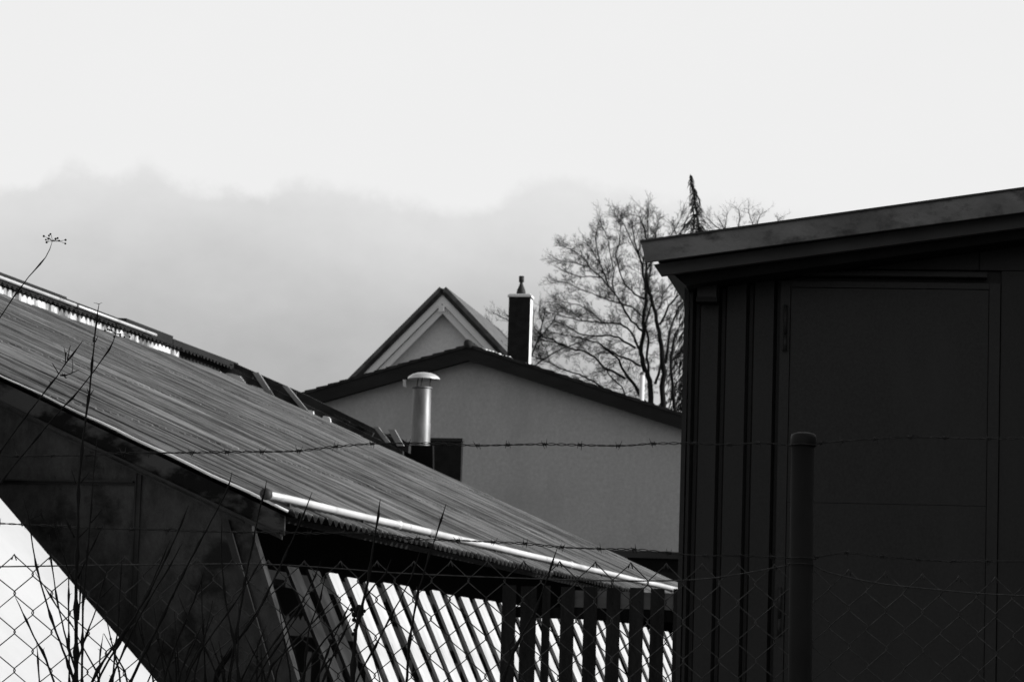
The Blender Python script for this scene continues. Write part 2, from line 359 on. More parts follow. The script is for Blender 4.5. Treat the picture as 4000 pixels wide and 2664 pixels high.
# long pipe across the roof near the eave, with end cap, joints and feet
q0 = None
def roofpt(px, py, hgt):
    d = ray(px, py); m = TH
    c0 = EYE.z + m * (EYE - L.O).dot(L.U); c1 = d.z + m * d.dot(L.U)
    t = (ZE + hgt + m * UE - c0) / c1; P = EYE + d * t
    return Vector(((P - L.O).dot(L.U), (P - L.O).dot(L.W), P.z))
P0 = roofpt(1042, 1930, .09); P1 = roofpt(2650, 2302, .09); 
mb = MB(); pp = [P0.lerp(P1, i / 40) + Vector((0, 0, .0015 * sin(i * .9))) for i in range(41)]
mb.tube(pp, .029, 16); pipe = Lo(mb, 'roof_pipe', MT['pipe'])
mb = MB(); d = (P1 - P0).normalized(); mb.tube([P0 - d * .06, P0 - d * .04, P0 + d * .01], [.030, .044, .044], 14); Lo(mb, 'end_cap', MT['dark'], pipe)
for f in (.20, .60, .86):
    mb = MB(); c = P0.lerp(P1, f); mb.tube([c - d * .04, c + d * .04], .038, 14); Lo(mb, 'pipe_collar', MT['steelcap'], pipe)
for f in (.03, .14, .26, .4, .55, .7, .85, .97):
    mb = MB(); c = P0.lerp(P1, f); mb.beam(c - Vector((0, 0, .10)), c - Vector((0, 0, .03)), .03, .02); Lo(mb, 'pipe_foot', MT['dark'], pipe)
# ridge: pale upstand strip, overhanging corrugated capping, bright ridge rail
zr = rz(UR)
mb = MB(); mb.box((UR - .02, 9, zr - .04), (UR + .01, 23.0, zr + .115)); Lo(mb, 'ridge_upstand', MT['strip'])
mb = MB(); corrugated(mb, UR - .25, UR + .10, 9, 25.4, lambda u: zr + .155 - .35 * (u - UR), amp=.024, rnd=rnd, jag=.03); Lo(mb, 'ridge_capping', MT['tiles'])
for (wa, wb, dz1) in ((9, 18.2, 0), (18.22, 20.7, -.025), (20.72, 22.9, .012), (22.92, 26.3, -.03)):
    mb = MB(); mb.slab((UR - .30, wa, zr + .335 + dz1), (UR - .06, wa, zr + .325 + dz1), (UR - .06, wb, zr + .32 + dz1), (UR - .30, wb, zr + .33 + dz1), .26); Lo(mb, 'ridge_board', MT['darkverge'])
mb = MB()
for a, b in ((9, 18.4), (18.5, 21.9)): mb.tube([(UR + .0, a, zr + .232), (UR + .0, b, zr + .232)], .022, 10)
Lo(mb, 'ridge_rail', MT['pipe'])
# far verge: low kerb board beyond the sheets plus light chips along it
mb = MB(); UV = L.on(1600, 1720, WL + .5).x
mb.prism([(UR - .2, rz(UR - .2) + .0), (-5.6, rz(-5.6) + .0), (-5.6, rz(-5.6) + .10), (UR - .2, rz(UR - .2) + .16)], WL + .02, WL + .1)
mb.prism([(UR, rz(UR) + .10), (-7.4, rz(-7.4) + .10), (UV, rz(UV) + .10), (UV, rz(UV) + .22), (-7.4, rz(-7.4) + .27), (UR, rz(UR) + .25)], WL + .45, WL + .6)
Lo(mb, 'verge_board', MT['tiles'])

rb_ = random.Random(12)
for i, (px, py) in enumerate([(765, 1400), (840, 1432), (880, 1452), (930, 1462), (1040, 1515), (1085, 1535), (1330, 1640), (1385, 1662), (1425, 1680)]):
    p = L.on(px, py, WL + .12); ln_ = rb_.uniform(.12, .30); tl = rb_.uniform(-.35, .2)
    mb = MB(); mb.beam((p.x - ln_, WL + .14, p.z + (TH - tl) * ln_), (p.x + ln_, WL + .14, p.z - (TH + tl) * ln_), .05, rb_.uniform(.06, .12)); Lo(mb, 'broken_batten', MT['tiles'])
# lean-to of plain white sheet at the lower left, in front of the gable
WB = -.8; t0 = L.uz(100, 2062, WB); t1 = L.uz(560, 2600, WB); sl2 = (t0[1] - t1[1]) / (t1[0] - t0[0])
ut = t0[0] - 1.2; ub = t1[0] + (t1[1] - 1.05) / sl2
lean = thing('lean_to', 'steep plain white sheet roof catching full sun at lower left before the stained wall', 'lean-to', (L.O.x, L.O.y, gz), -L.a)
zl = lambda u: t0[1] - sl2 * (u - t0[0])
mb = MB(); mb.slab((ut, -6.0, zl(ut)), (ub, -6.0, zl(ub)), (ub, WB, zl(ub)), (ut, WB, zl(ut)), .04); mb.obj('roof_sheet', MT['sheet'], lean, rel=(0, 0, gz))
for wa in (-5.9, WB - .15):
    mb = MB(); mb.prism([(ut + .05, gz), (ub - .1, gz), (ut + .05, zl(ut + .05) - .08)], wa, wa + .08); mb.obj('side_board', MT['greyboard_and_shade'], lean, rel=(0, 0, gz))

# boards leaning under the eave
ORD = ['first', 'second', 'third', 'fourth', 'fifth', 'sixth', 'seventh', 'eighth', 'ninth', 'tenth', 'eleventh']
for i in range(42):
    w = .66 + .60 * i
    rr = random.Random(i)
    if w > WL - .9: break
    th_ = .46 + rr.uniform(-.01, .01); zt = 2.565 + rr.uniform(-.015, .015); uu = -.27
    zb = 1.0; wd = .33 + rr.uniform(-.025, .025)
    if i in (0, 1): m, lb, gp = MT['greyboard_and_shade'], ('board coloured dark for shade, leaning nearest the gable wall in the row under the eave', 'second board coloured dark for shade, next from the gable wall, beside the first pale one')[i], None  # first two boards: shade put into the colour as a darker tone
    elif i < 13: m, lb, gp = MT['paleboard'], ORD[i - 2] + ' pale sunlit board from the left in the leaning row under the eave', None
    else: m, lb, gp = MT['paleboard'], 'pale leaning board seen only through the gaps of the dark picket fence', None
    mb = MB(); mb.slab((0, 0, zt - zb), (0 + (zt - zb) * th_, 0, 0), ((zt - zb) * th_, wd, 0), (0, wd, zt - zb), .025)
    P = L.O + L.U * uu + L.W * w
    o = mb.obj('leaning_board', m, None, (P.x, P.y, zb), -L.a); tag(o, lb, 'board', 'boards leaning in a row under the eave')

# loose planks propped on the far verge
def plank(pa, pb, w, wd, label):
    a = L.on(*pa, w); b = L.on(*pb, w)
    mb = MB(); c = (a + b) / 2; b2 = b + (b - a) * .12; mb.beam(a - b2, (0, .35, 0), wd, .05, Vector((.3, 1, 0)))
    mb2 = MB(); mb2.prism([(0 - wd / 2, 0), (wd / 2, 0), (a.x - b2.x + wd / 2, a.z - b2.z), (a.x - b2.x - wd / 2, a.z - b2.z)], -.03, .03)
    P = L.O + L.U * b2.x + L.W * w
    o = mb2.obj('plank', MT['plank'], None, (P.x, P.y, b2.z), -L.a)
    return tag(o, label, 'plank', 'loose planks propped on the far roof edge')
plank((1000, 1455), (1068, 1560), WL - .02, .10, 'broad plank propped highest up the roof edge, standing out against the sky')
plank((1115, 1508), (1200, 1612), WL - .02, .085, 'slimmer plank propped just below the broad one, before the end of the dark bargeboard')
plank((1470, 1668), (1512, 1722), WL - .02, .08, 'short plank stub lying on the roof edge left of the metal flue')
plank((1530, 1678), (1562, 1735), WL + .02, .11, 'stubby rounded plank end right beside the foot of the metal flue')
SCL = ['white jagged scrap just past the end of the pale ridge strip, highest of the row', 'white scrap second from the top along the far roof edge',
       'largest white scrap, lodged below the end of the dark ridge board', 'small white scrap just left of the foot of the broad plank', 'white scrap touching the foot of the broad propped plank',
       'tiny white scrap at the foot of the slimmer propped plank', 'lowest tiny white scrap, a little below the slimmer plank on the roof edge']
# light chips of broken sheet along the far roof edge
for i, (px, py, s) in enumerate([(740, 1415, .16), (820, 1447, .2), (915, 1488, .2), (985, 1520, .09), (1010, 1533, .12), (1208, 1611, .05), (1270, 1637, .07)]):
    a = L.on(px, py, WL - .12); mb = MB(); q_ = min(1, s / .16)
    r2 = random.Random(40 + i)
    mb.prism([(-s, -.03 + TH * s), (s, -.03 - TH * s), (s * .8, .03 - TH * s), (s * .3, (.05 + r2.uniform(0, .015)) * q_), (-s * .3, .052 * q_ + TH * s * .5), (-s * .8, .02 * q_ + TH * s)], -.04, .04)
    P = L.O + L.U * a.x + L.W * (WL - .0)
    o = mb.obj('broken_sheet_piece', MT['rough_white'], None, (P.x, P.y, a.z + .012 + .018 * q_), -L.a)
    tag(o, SCL[i], 'scrap', 'white scraps along the far roof edge')

# ------------------------------------------------------------------ metal flue and the dark block beside it
c = L.on(1642, 1735, WL + 1.4); pxm = (L.on(1742, 1735, WL + 1.4).x - c.x) / 100
base = L.O + L.U * c.x + L.W * (WL + 1.4); zb = c.z - 1.2
fl = thing('flue', 'shiny metal flue with a domed rain cap rising behind the corrugated roof', 'flue', (base.x, base.y, zb), 0)
ztop = L.on(1642, 1512, WL + 1.4).z - zb; R_ = 37 * pxm
mb = MB(); mb.tube([(0, 0, 0), (0, 0, ztop * .72), (0, 0, ztop * .72 + .01), (0, 0, ztop)], [R_, R_, R_ * .97, R_ * .93], 32, cap=False); mb.lathe((0, 0, 0), [(R_ * .93, ztop), (R_ * .85, ztop), (R_ * .85, ztop - .2), (0.001, ztop - .2)], 32); mb.obj('flue_pipe', MT['steel'], fl)
mb = MB(); mb.lathe((0, 0, ztop - .03), [(R_ * .94, 0), (R_ * 1.04, .004), (R_ * 1.04, .03), (R_ * .94, .034)], 32); mb.obj('collar', MT['steel'], fl)
zc = L.on(1652, 1481, WL + 1.4).z - zb; rc = 62 * pxm
mb = MB(); mb.lathe((.02, 0, zc), [(rc, 0), (rc * .985, .018), (rc * .9, .044), (rc * .72, .075), (rc * .45, .098), (rc * .2, .108), (.001, .110)], 40); mb.lathe((.02, 0, zc), [(rc, 0), (rc * .96, -.004), (rc * .5, .03), (.001, .04)], 40); mb.obj('rain_cap', MT['steelcap'], fl)
for k in range(3):
    a = 2 * pi * k / 3 + .35; mb = MB(); mb.tube([(R_ * .8 * cos(a), R_ * .8 * sin(a), ztop - .05), (R_ * .75 * cos(a) + .02, R_ * .75 * sin(a), zc + .02)], .009, 6); mb.obj('cap_stay', MT['dark'], fl)
a = L.on(1584, 1483, WL + 1.4); mb = MB(); hx = a.x - c.x
mb.slab((hx - .020, -.05, ztop + .0), (hx + .022, .03, ztop - .01), (hx + .014, .03, ztop + .115), (hx - .026, -.05, ztop + .11), .006); mb.obj('wind_plate', MT['white'], fl)

bl = [L.uz(1560, 1712, WL + 1.9), L.uz(1806, 1712, WL + 1.9), L.uz(1798, 1905, WL + 1.9)]
bx = thing('roof_block', 'dark square-cornered block behind the corrugated roof to the right of the metal flue', 'block', (L.O.x + L.W.x * (WL + 1.9) + L.U.x * bl[0][0], L.O.y + L.W.y * (WL + 1.9) + L.U.y * bl[0][0], gz), -L.a)
wdt = bl[1][0] - bl[0][0]; hh = bl[1][1] - gz
mb = MB(); mb.box((0.45, 0, 0), (wdt - .01, .12, hh - .05)); mb.obj('wall', MT['brick'], bx)
mb = MB(); mb.box((.42, -.03, hh - .05), (wdt + .012, .13, hh)); mb.obj('coping', MT['dark'], bx)
fz = [L.uz(x_, y_, WL + .9) for x_, y_ in ((1488, 1700), (1530, 1692), (1580, 1722), (1600, 1738), (1690, 1740), (1692, 1900), (1488, 1800))]
mb = MB(); mb.prism([(a_ - bl[0][0], b_ - gz) for a_, b_ in fz], -1.0, -.9); mb.obj('flashing', MT['blackwood'], bx)

# low dark outbuilding beyond the eave end
P = at(2600, 2300, 56); ob = thing('outbuilding', 'low flat-topped black outbuilding seen just past the lower end of the corrugated roof', 'outbuilding', (P.x, P.y, 1.7), 0)
zt = at(2500, 2152, 56).z - 1.7; x0 = at(2380, 2150, 56).x - P.x
mb = MB(); mb.box((x0, 0, 0), (x0 + 6, 3, zt - .12)); mb.obj('wall', MT['blackwood'], ob)
mb = MB(); mb.box((x0 - .05, -.08, zt - .12), (x0 + 6.05, 3.1, zt)); mb.obj('roof_edge', MT['darkverge'], ob)

# ------------------------------------------------------------------ rendered barn with shallow gable
G = Frame(1840, 1355, 65, 8.0)
zg = 1.9
barn = thing('rendered_barn', 'plain grey rendered gable building with dark bargeboards and a shallow roof, behind the shed', 'building', (G.O.x, G.O.y, zg), -G.a)
def Go(mb, name, m, parent=barn): return mb.obj(name, m, parent, rel=(0, 0, zg))
ap = G.uz(1840, 1352); lf = G.uz(1181, 1541); rt = G.uz(2648, 1612)
sL = (ap[1] - lf[1]) / (ap[0] - lf[0]); sR = (ap[1] - rt[1]) / (rt[0] - ap[0])
uL, uR_ = -6.2, 7.6
def zt_(u): return ap[1] - (sL * (ap[0] - u) if u < ap[0] else sR * (u - ap[0]))
TB = .33
mb = MB(); mb.prism([(uL + .4, zg), (uR_ - .4, zg), (uR_ - .4, zt_(uR_ - .4) - .14), (ap[0], ap[1] - .14), (uL + .4, zt_(uL + .4) - .14)], 0, .3); Go(mb, 'gable_wall', MT['render'])
mb = MB(); mb.box((uR_ - .4, 0, zg), (uR_ - .1, 18, zt_(uR_) - .14)); Go(mb, 'side_wall', MT['render']); mb = MB(); mb.box((uL + .1, 0, zg), (uL + .4, 18, zt_(uL) - .14)); Go(mb, 'side_wall', MT['render'])
for sgn, ue in ((-1, uL), (1, uR_)):
    mb = MB(); mb.prism([(ap[0], ap[1] - TB), (ue, zt_(ue) - TB), (ue, zt_(ue) - .06), (ap[0], ap[1] - .06)], -.35, -.3); Go(mb, 'bargeboard', MT['darkverge'])
    # tile edge, gently stepped
    mb = MB(); n = 26
    for i in range(n):
        a = ap[0] + (ue - ap[0]) * i / n; b = ap[0] + (ue - ap[0]) * (i + 1.06) / n
        mb.prism([(a, zt_(a) - .06 + .0), (b, zt_(b) - .06), (b, zt_(b) + .012 ), (a, zt_(a) - .012)], -.38, 18 - .001 * i)
    Go(mb, 'roof', MT['tiles'])
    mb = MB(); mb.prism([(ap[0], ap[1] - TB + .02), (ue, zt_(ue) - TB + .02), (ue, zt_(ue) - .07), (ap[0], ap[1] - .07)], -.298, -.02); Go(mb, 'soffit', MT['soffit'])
mb = MB(); mb.tube([(ap[0], -.42, ap[1] + .0), (ap[0], 18, ap[1] + .0)], .09, 12); Go(mb, 'ridge_tile', MT['tiles'])
c1_ = G.uz(1282, 1508); mb = MB(); mb.lathe((c1_[0], .5, c1_[1] - .02), [(.17, 0), (.15, .05), (.09, .09), (.001, .1)], 16); Go(mb, 'roof_vent', MT['white'])
rsn = random.Random(5); mb = MB()
for i in range(9):
    u = ap[0] + .22 + i * .07; mb.ball((u, .1, zt_(u) + .0), .035 + rsn.uniform(0, .02), 6)
Go(mb, 'white_lumps', MT['rough_white'])  # row of small white lumps just right of the ridge
# chimney
ca = G.uz(1985, 1160, 2.5); cb = G.uz(2075, 1160, 2.5)
cw = (cb[0] - ca[0]); cc = (ca[0] + cb[0]) / 2; ctop = G.uz(2030, 1160, 2.5)[1]; cbase = zt_(cc) - .6
def rotbox(mb, cx, cy, hw, hd, z0, z1, ang):
    vs = [(cx + x * cos(ang) - y * sin(ang), cy + x * sin(ang) + y * cos(ang), z) for z in (z0, z1) for x, y in ((-hw, -hd), (hw, -hd), (hw, hd), (-hw, hd))]
    mb.add(vs, [(0, 3, 2, 1), (4, 5, 6, 7), (0, 1, 5, 4), (1, 2, 6, 5), (2, 3, 7, 6), (3, 0, 4, 7)])
AN = 0.0; 
mb = MB(); rotbox(mb, cc, 2.7, cw / 2 * .93, .2, cbase, ctop, AN); ch = Go(mb, 'chimney', MT['brick'])
mb = MB(); rotbox(mb, cc, 2.7, cw / 2 * .93 + .025, .225, ctop, ctop + .045, AN); rotbox(mb, cc, 2.7, cw / 2 * .9, .19, ctop + .0455, ctop + .07, AN); Go(mb, 'chimney_cap', MT['white'], ch)
sx = cc + cos(AN) * (cw / 2 * .93 + .003); 
mb = MB(); vsd = Vector((cos(AN), sin(AN), 0)); nd = Vector((-sin(AN), cos(AN), 0)); c0 = Vector((cc, 2.7, 0)) + vsd * (cw / 2 * .93 + .004)
pa = c0 - nd * .19; pb = c0 + nd * .19
mb.slab((pa.x, pa.y, cbase), (pb.x, pb.y, cbase), (pb.x, pb.y, ctop - .03), (pa.x, pa.y, ctop - .03), .01); Go(mb, 'chimney_painted_sunlight', MT['white'], ch)  # white sheet paints the sunlit right face onto the chimney
mb = MB(); mb.lathe((cc - .0, 2.7, ctop + .07), [(.085, 0), (.10, .04), (.09, .10), (.05, .19), (.034, .24), (.034, .27), (.055, .275), (.055, .40), (.001, .40)], 16); Go(mb, 'chimney_pot', MT['dark'], ch)
# pale vent pole behind the barn
P = at(2503, 1600, 84); vz = ground_z(84)
tp = at(2506, 1452, 84); vpz = thing('vent_pole', 'slim pale vent pipe standing behind the barn roof near the tree trunks', 'vent pipe', (P.x, P.y, vz), 0)
mb = MB(); mb.tube([(0, 0, 0), (.02, 0, tp.z - vz - .05)], .062, 14); mb.obj('pipe', MT['white'], vpz)
mb = MB(); mb.lathe((.02, 0, tp.z - vz - .05), [(.075, -.03), (.075, .0), (.05, .04), (.001, .055)], 14); mb.obj('cap', MT['steel'], vpz)

# ------------------------------------------------------------------ far steep-gabled house
H = Frame(1735, 1130, 115, 8.6); zh = 3.2
house = thing('gabled_house', 'steep-gabled white house with double pale bargeboards peeking above the barn roof', 'house', (H.O.x, H.O.y, zh), -H.a)
def Ho(mb, name, m, parent=house): return mb.obj(name, m, parent, rel=(0, 0, zh))
hp = H.uz(1739, 1140); hl = H.uz(1397, 1482); hr = H.uz(1977, 1392)
s1 = (hp[1] - hl[1]) / (hp[0] - hl[0]); s2 = (hp[1] - hr[1]) / (hr[0] - hp[0])
def hz(u, off=0): return hp[1] - off - (s1 * (hp[0] - u) if u < hp[0] else s2 * (u - hp[0]))
e1_, e2_ = hp[0] - 5.2, hp[0] + 5.2
mb = MB(); mb.prism([(e1_ + .5, zh), (e2_ - .5, zh), (e2_ - .5, hz(e2_ - .5, .4)), (hp[0], hp[1] - .4), (e1_ + .5, hz(e1_ + .5, .4))], 0, 12); Ho(mb, 'wall', MT['housewall'])
for ue in (e1_, e2_):
    sg = -1 if ue < hp[0] else 1
    mb = MB(); mb.slab((hp[0], -.55, hp[1]), (hp[0], 12.5, hp[1]), (ue, 12.5, hz(ue)), (ue, -.55, hz(ue)), .16 * (1 if sg < 0 else -1) * -1); ro = Ho(mb, 'roof', MT['housetile'])
    def band(o0, o1, w0, w1, name, m):
        q = MB(); q.prism([(hp[0], hp[1] - o0), (hp[0], hp[1] - o1), (ue, hz(ue, o1)), (ue, hz(ue, o0))], w0, w1); return Ho(q, name, m)
    band(-.02, .17, -.60, -.56, 'verge_tiles', MT['tiles'])
    band(.172, .50, -.53, -.48, 'bargeboard', MT['white'])
    band(.525, .84, -.42, -.37, 'bargeboard', MT['white'])
    band(.50, .525, -.40, -.36, 'bargeboard_gap', MT['shedtrim'])
mb = MB(); mb.tube([(hp[0], -.6, hp[1] - .05), (hp[0], 12.5, hp[1] - .05)], .10, 12); Ho(mb, 'ridge', MT['tiles'])
mb = MB(); mb.slab((hp[0] + .10, -.3, hp[1] + .0), (hp[0] + .5, -.3, hz(hp[0] + .5, -.06)), (hp[0] + .5, 12.4, hz(hp[0] + .5, -.06)), (hp[0] + .10, 12.4, hp[1] + .02), .05); Ho(mb, 'roof_white_band', MT['rough_white'])  # white band beside the ridge on the right slope
q = H.uz(1735, 1213); mb = MB(); mb.box((q[0] - .10, -.64, q[1] - .12), (q[0] + .10, -.6, q[1] + .12)); Ho(mb, 'gable_plaque', MT['white'])
mb = MB(); rk = random.Random(9)
for i in range(7):
    u = H.uz(1905 + i * 12, 1285 + i * 12)[0]; mb.ball((u, 3 + i * .2, hz(u, -.10)), .09 + rk.uniform(0, .07), 6)
Ho(mb, 'snow_guard', MT['dark'])

# ------------------------------------------------------------------ dark metal-clad building at the right
R = Frame(2670, 1400, 14, 7.9); zr0 = .86
rb = thing('clad_building', 'dark ribbed-metal building with a plain door and a sloping roof edge filling the right side', 'building', (R.O.x, R.O.y, zr0), -R.a)
def Ro(mb, name, m, parent=rb): return mb.obj(name, m, parent, rel=(0, 0, zr0))
UX = 9.5
def ext(p, q, u):
    return p[1] + (q[1] - p[1]) * (u - p[0]) / (q[0] - p[0])
wf = -.34                                             # verge hangs this far in front of the wall
a0 = R.uz(2509, 949, wf); a1 = R.uz(3888, 758, wf); b0 = R.uz(2522, 1028, wf); b1 = R.uz(3888, 847, wf)
mb = MB(); mb.prism([a0, b0, (UX, ext(b0, b1, UX)), (UX, ext(a0, a1, UX))], wf - .03, wf); Ro(mb, 'verge_fascia', MT['shedfascia'])
mb = MB(); mb.prism([(a0[0] - .006, a0[1] - .002), (a0[0] - .006, a0[1] + .006), (UX, ext(a0, a1, UX) + .008), (UX, ext(a0, a1, UX) + .0005)], wf - .04, wf + .06); Ro(mb, 'verge_capping', MT['shedtrim'])
w2 = wf + .05
c0_ = R.uz(2553, 1034, w2); c1_ = R.uz(2581, 1076, w2); c2_ = R.uz(3888, 903, w2); c3_ = R.uz(3888, 850, w2)
mb = MB(); mb.prism([c0_, c1_, (UX, ext(c1_, c2_, UX)), (UX, ext(c0_, c3_, UX))], w2, w2 + .05); Ro(mb, 'verge_board', MT['shedtrim'])
# roof sheet, with corrugated ends along the left eave
ru0 = R.uz(2553, 1030, w2)[0]; sR_ = (a1[1] - a0[1]) / (a1[0] - a0[0])
def rzz(u): return a0[1] + sR_ * (u - a0[0]) - .035
mb = MB(); corrugated(mb, UX, ru0 + .0, w2 + .05, w2 + 4.3, rzz, amp=.012, per=.076, sheet=.836, sub=6, th=.004); Ro(mb, 'roof', MT['soffit'])
DEP = 3.6
mb = MB()
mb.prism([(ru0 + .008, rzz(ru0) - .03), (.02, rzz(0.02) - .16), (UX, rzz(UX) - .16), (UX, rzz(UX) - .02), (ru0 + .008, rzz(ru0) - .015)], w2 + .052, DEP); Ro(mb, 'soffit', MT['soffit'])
# corner flashing and ribbed cladding
wallz = lambda u: rzz(u) - .10
ub0 = R.uz(2690, 1500)[0]; ub1 = R.uz(3046, 1500)[0]
mb = MB(); mb.box((0, -.022, zr0), (ub0 - .006, .5, 3.52)); Ro(mb, 'corner_flashing', MT['cladding'])
mb = MB(); mb.box((.0, .5, zr0), (.05, DEP, 3.45)); Ro(mb, 'side_wall', MT['cladding']); mb = MB(); mb.prism([(.05, zr0), (UX - .2, zr0), (UX - .2, wallz(UX - .2) - .1), (.05, wallz(.05) - .1)], DEP - .1, DEP - .001); Ro(mb, 'side_wall', MT['cladding'])
per = .1215; prof = []
u = ub0; k = 0
gx = [R.uz(x, 1500)[0] for x in (2712, 2813, 2921, 3029)]
prof.append((ub0, .02))
for g_ in gx:
    prof += [(g_ - .013 if prof[-1][0] < g_ - .02 else g_ - .004, -.012), (g_, .03), (g_ + .015, .03), (g_ + .024, -.012)]
prof[0] = (ub0, -.012); prof.append((ub1 + .01, -.012))
vs = []
for (u_, w_) in prof: vs += [(u_, w_, zr0), (u_, w_, wallz(u_))]
mb = MB(); mb.add(vs, [(2 * i, 2 * i + 2, 2 * i + 3, 2 * i + 1) for i in range(len(prof) - 1)])
Ro(mb, 'ribbed_cladding', MT['cladding'])
mb = MB(); mb.prism([(ub1 + .01, zr0), (UX - .2, zr0), (UX - .2, wallz(UX - .2)), (ub1 + .01, wallz(ub1))], .03, .1); Ro(mb, 'front_wall', MT['cladding'])
# box under the soffit
j0 = R.uz(2726, 1040, -.12); j1 = R.uz(2798, 1160, -.12)
mb = MB(); mb.box((j0[0], -.12, j1[1]), (j1[0], -.013, j0[1] + .06)); Ro(mb, 'junction_box', MT['doorpaint'])
mb = MB(); mb.box((j0[0] - .004, -.125, j1[1] - .022), (j1[0] + .004, -.013, j1[1] - .0005)); Ro(mb, 'box_base', MT['postcap'])
# door with frame, lintel drip, hinges
d0 = R.uz(3092, 1126); d1 = R.uz(3862, 1146); f0 = R.uz(3052, 1100)
DZ = d0[1]
mb = MB(); mb.box((f0[0], -.02, zr0), (d0[0] - .003, .029, f0[1])); mb.box((d1[0] + .003, -.02, zr0), (d1[0] + .05, .029, f0[1])); mb.box((d0[0] - .002, -.02, DZ + .003), (d1[0] + .002, .029, f0[1])); Ro(mb, 'door_frame', MT['doorpaint'])
mb = MB(); dm = R.uz(3500, 1970)[1]
mb.box((d0[0], -.014, dm + .001), (d1[0], .028, DZ)); mb.box((d0[0], -.014, zr0 + .02), (d1[0], .028, dm - .001)); door = Ro(mb, 'door', MT['doorpaint'])
lz = R.uz(3400, 1078)[1]
mb = MB(); mb.box((f0[0] - .005, -.062, lz - .008), (R.uz(3855, 1090)[0], .029, lz + .006)); mb.box((f0[0] - .005, -.03, lz + .0065), (R.uz(3855, 1090)[0], .029, lz + .018)); Ro(mb, 'lintel_drip', MT['cladding'])
mb = MB(); m0 = R.uz(3823, 1060); mb.prism([(f0[0] - .005, lz + .03), (m0[0], lz + .03), (m0[0], wallz(m0[0])), (f0[0] - .005, wallz(f0[0]))], -.008, .0295); mb.box((m0[0] + .004, -.008, lz + .03), (UX - .25, .0295, wallz(m0[0]))); Ro(mb, 'upper_panel', MT['cladding'])
mb = MB(); mb.box((d1[0] + .055, -.012, zr0), (UX - .25, .0295, lz + .026)); Ro(mb, 'side_panel', MT['cladding'])
for (ya, yb) in ((1195, 1375), (2295, 2485)):
    t = R.uz(3068, ya)[1]; b = R.uz(3068, yb)[1]; ux = R.uz(3069, 1285)[0]
    mb = MB(); mb.tube([(ux, -.032, b), (ux, -.032, (b + t) / 2 - .03)], .008, 10); mb.tube([(ux, -.032, (b + t) / 2 - .026), (ux, -.032, t)], .008, 10); mb.box((ux - .016, -.026, b + .005), (ux + .018, -.0205, t - .005)); Ro(mb, 'hinge', MT['cladding'], door)
mb = MB(); hs = R.uz(3444, 1122); mb.box((hs[0] - .003, -.022, hs[1]), (hs[0] + .003, -.0145, hs[1] + .012)); Ro(mb, 'door_pin', MT['dark'], door)
# unseen block added out of view to keep sun off the fence and yard
mb = MB(); mb.box((7.6, -17, -.05), (11.6, -1.2, 6.0)); Ro(mb, 'unseen_shade_wall', MT['cladding'])
mb = MB(); mb.slab((7.4, -17.3, 6.02), (11.8, -17.3, 6.8), (11.8, -1, 6.8), (7.4, -1, 6.02), .08); Ro(mb, 'unseen_shade_roof', MT['tiles'])

# ------------------------------------------------------------------ picket fence
PF = Frame(1965, 2290, 22, 0)
pf = thing('picket_fence', 'dark picket fence with flat-topped pales in front of the sunlit boards', 'fence', (PF.O.x, PF.O.y, 1.0), 0)
xs_ = [(1963, 2018), (2035, 2098), (2120, 2152), (2192, 2246), (2282, 2335), (2371, 2425), (2461, 2516), (2543, 2597), (2632, 2686), (2722, 2776), (2812, 2866), (2902, 2956)]
for i, (xa, xb) in enumerate(xs_):
    yt = 2284 + (xa - 1963) * .022 + [0, 3, -2, 2, 0, 1, -1, 1, 0, 0, 0, 0][i]
    a = PF.uz(xa, yt); b = PF.uz(xb, yt + 1)
    mb = MB(); mb.prism([(a[0], 1.0), (b[0], 1.0), (b[0], b[1]), (a[0], a[1])], 0, .022); mb.obj('picket', MT['picket'], pf, rel=(0, 0, 1.0))
for (ya, yb, xa, m) in ((2306, 2372, 2225, 'sunlit_railtop'), (2375, 2418, 1965, 'picket'), (2860, 2910, 1965, 'picket')):
    a = PF.uz(xa, ya); b = PF.uz(2956, yb)
    mb = MB(); mb.box((a[0], .024, PF.uz(2300, yb)[1]), (b[0], .075, PF.uz(2300, ya)[1])); mb.obj('rail', MT[m], pf, rel=(0, 0, 1.0))

# ------------------------------------------------------------------ chain-link fence with barbed wire
FY = 7.6
cf = thing('chain_link_fence', 'rusty chain-link fence topped by two strands of barbed wire, crossing the whole foreground', 'fence', (0, FY, 0), 0)
def fp(px, py, dy=0.0):
    p = at(px, py, FY + dy); return Vector((p.x, p.y - FY, p.z))
pb_ = fp(3126, 2560, .0); pt_ = fp(3137, 1692, 0)
dirp = (pt_ - pb_) / (pt_.z - pb_.z); foot = pt_ - dirp * pt_.z
rp = .0282
mb = MB(); capz = fp(3137, 1742).z; cp = pt_ - dirp * (pt_.z - capz)
mb.tube([foot, cp], rp, 28); mb.obj('post', MT['postpaint'], cf)
mb = MB(); nrm = dirp.normalized(); hcap = pt_.z - capz
prf = [(rp + .002, 0), (rp + .0028, .003), (rp + .0026, hcap - .010), (rp + .0008, hcap - .004), (rp - .004, hcap - .001), (rp * .5, hcap + .0015), (.0005, hcap + .002)]
vs = [cp + Vector((.0015, 0, 0)) + dirp * z + Vector((r * cos(2 * pi * k / 28), r * sin(2 * pi * k / 28), 0)) for r, z in prf for k in range(28)]
mb.add(vs, [(i * 28 + k, i * 28 + (k + 1) % 28, (i + 1) * 28 + (k + 1) % 28, (i + 1) * 28 + k) for i in range(len(prf) - 1) for k in range(28)], True); mb.obj('post_cap', MT['postcap'], cf)
for px in (3137 - 4100, 3137 + 4100):
    mb = MB(); q = at(px, 1692, FY); mb.tube([(q.x, 0, 0), (q.x, 0, pt_.z)], rp, 20); mb.obj('post', MT['postpaint'], cf)
FR = .031
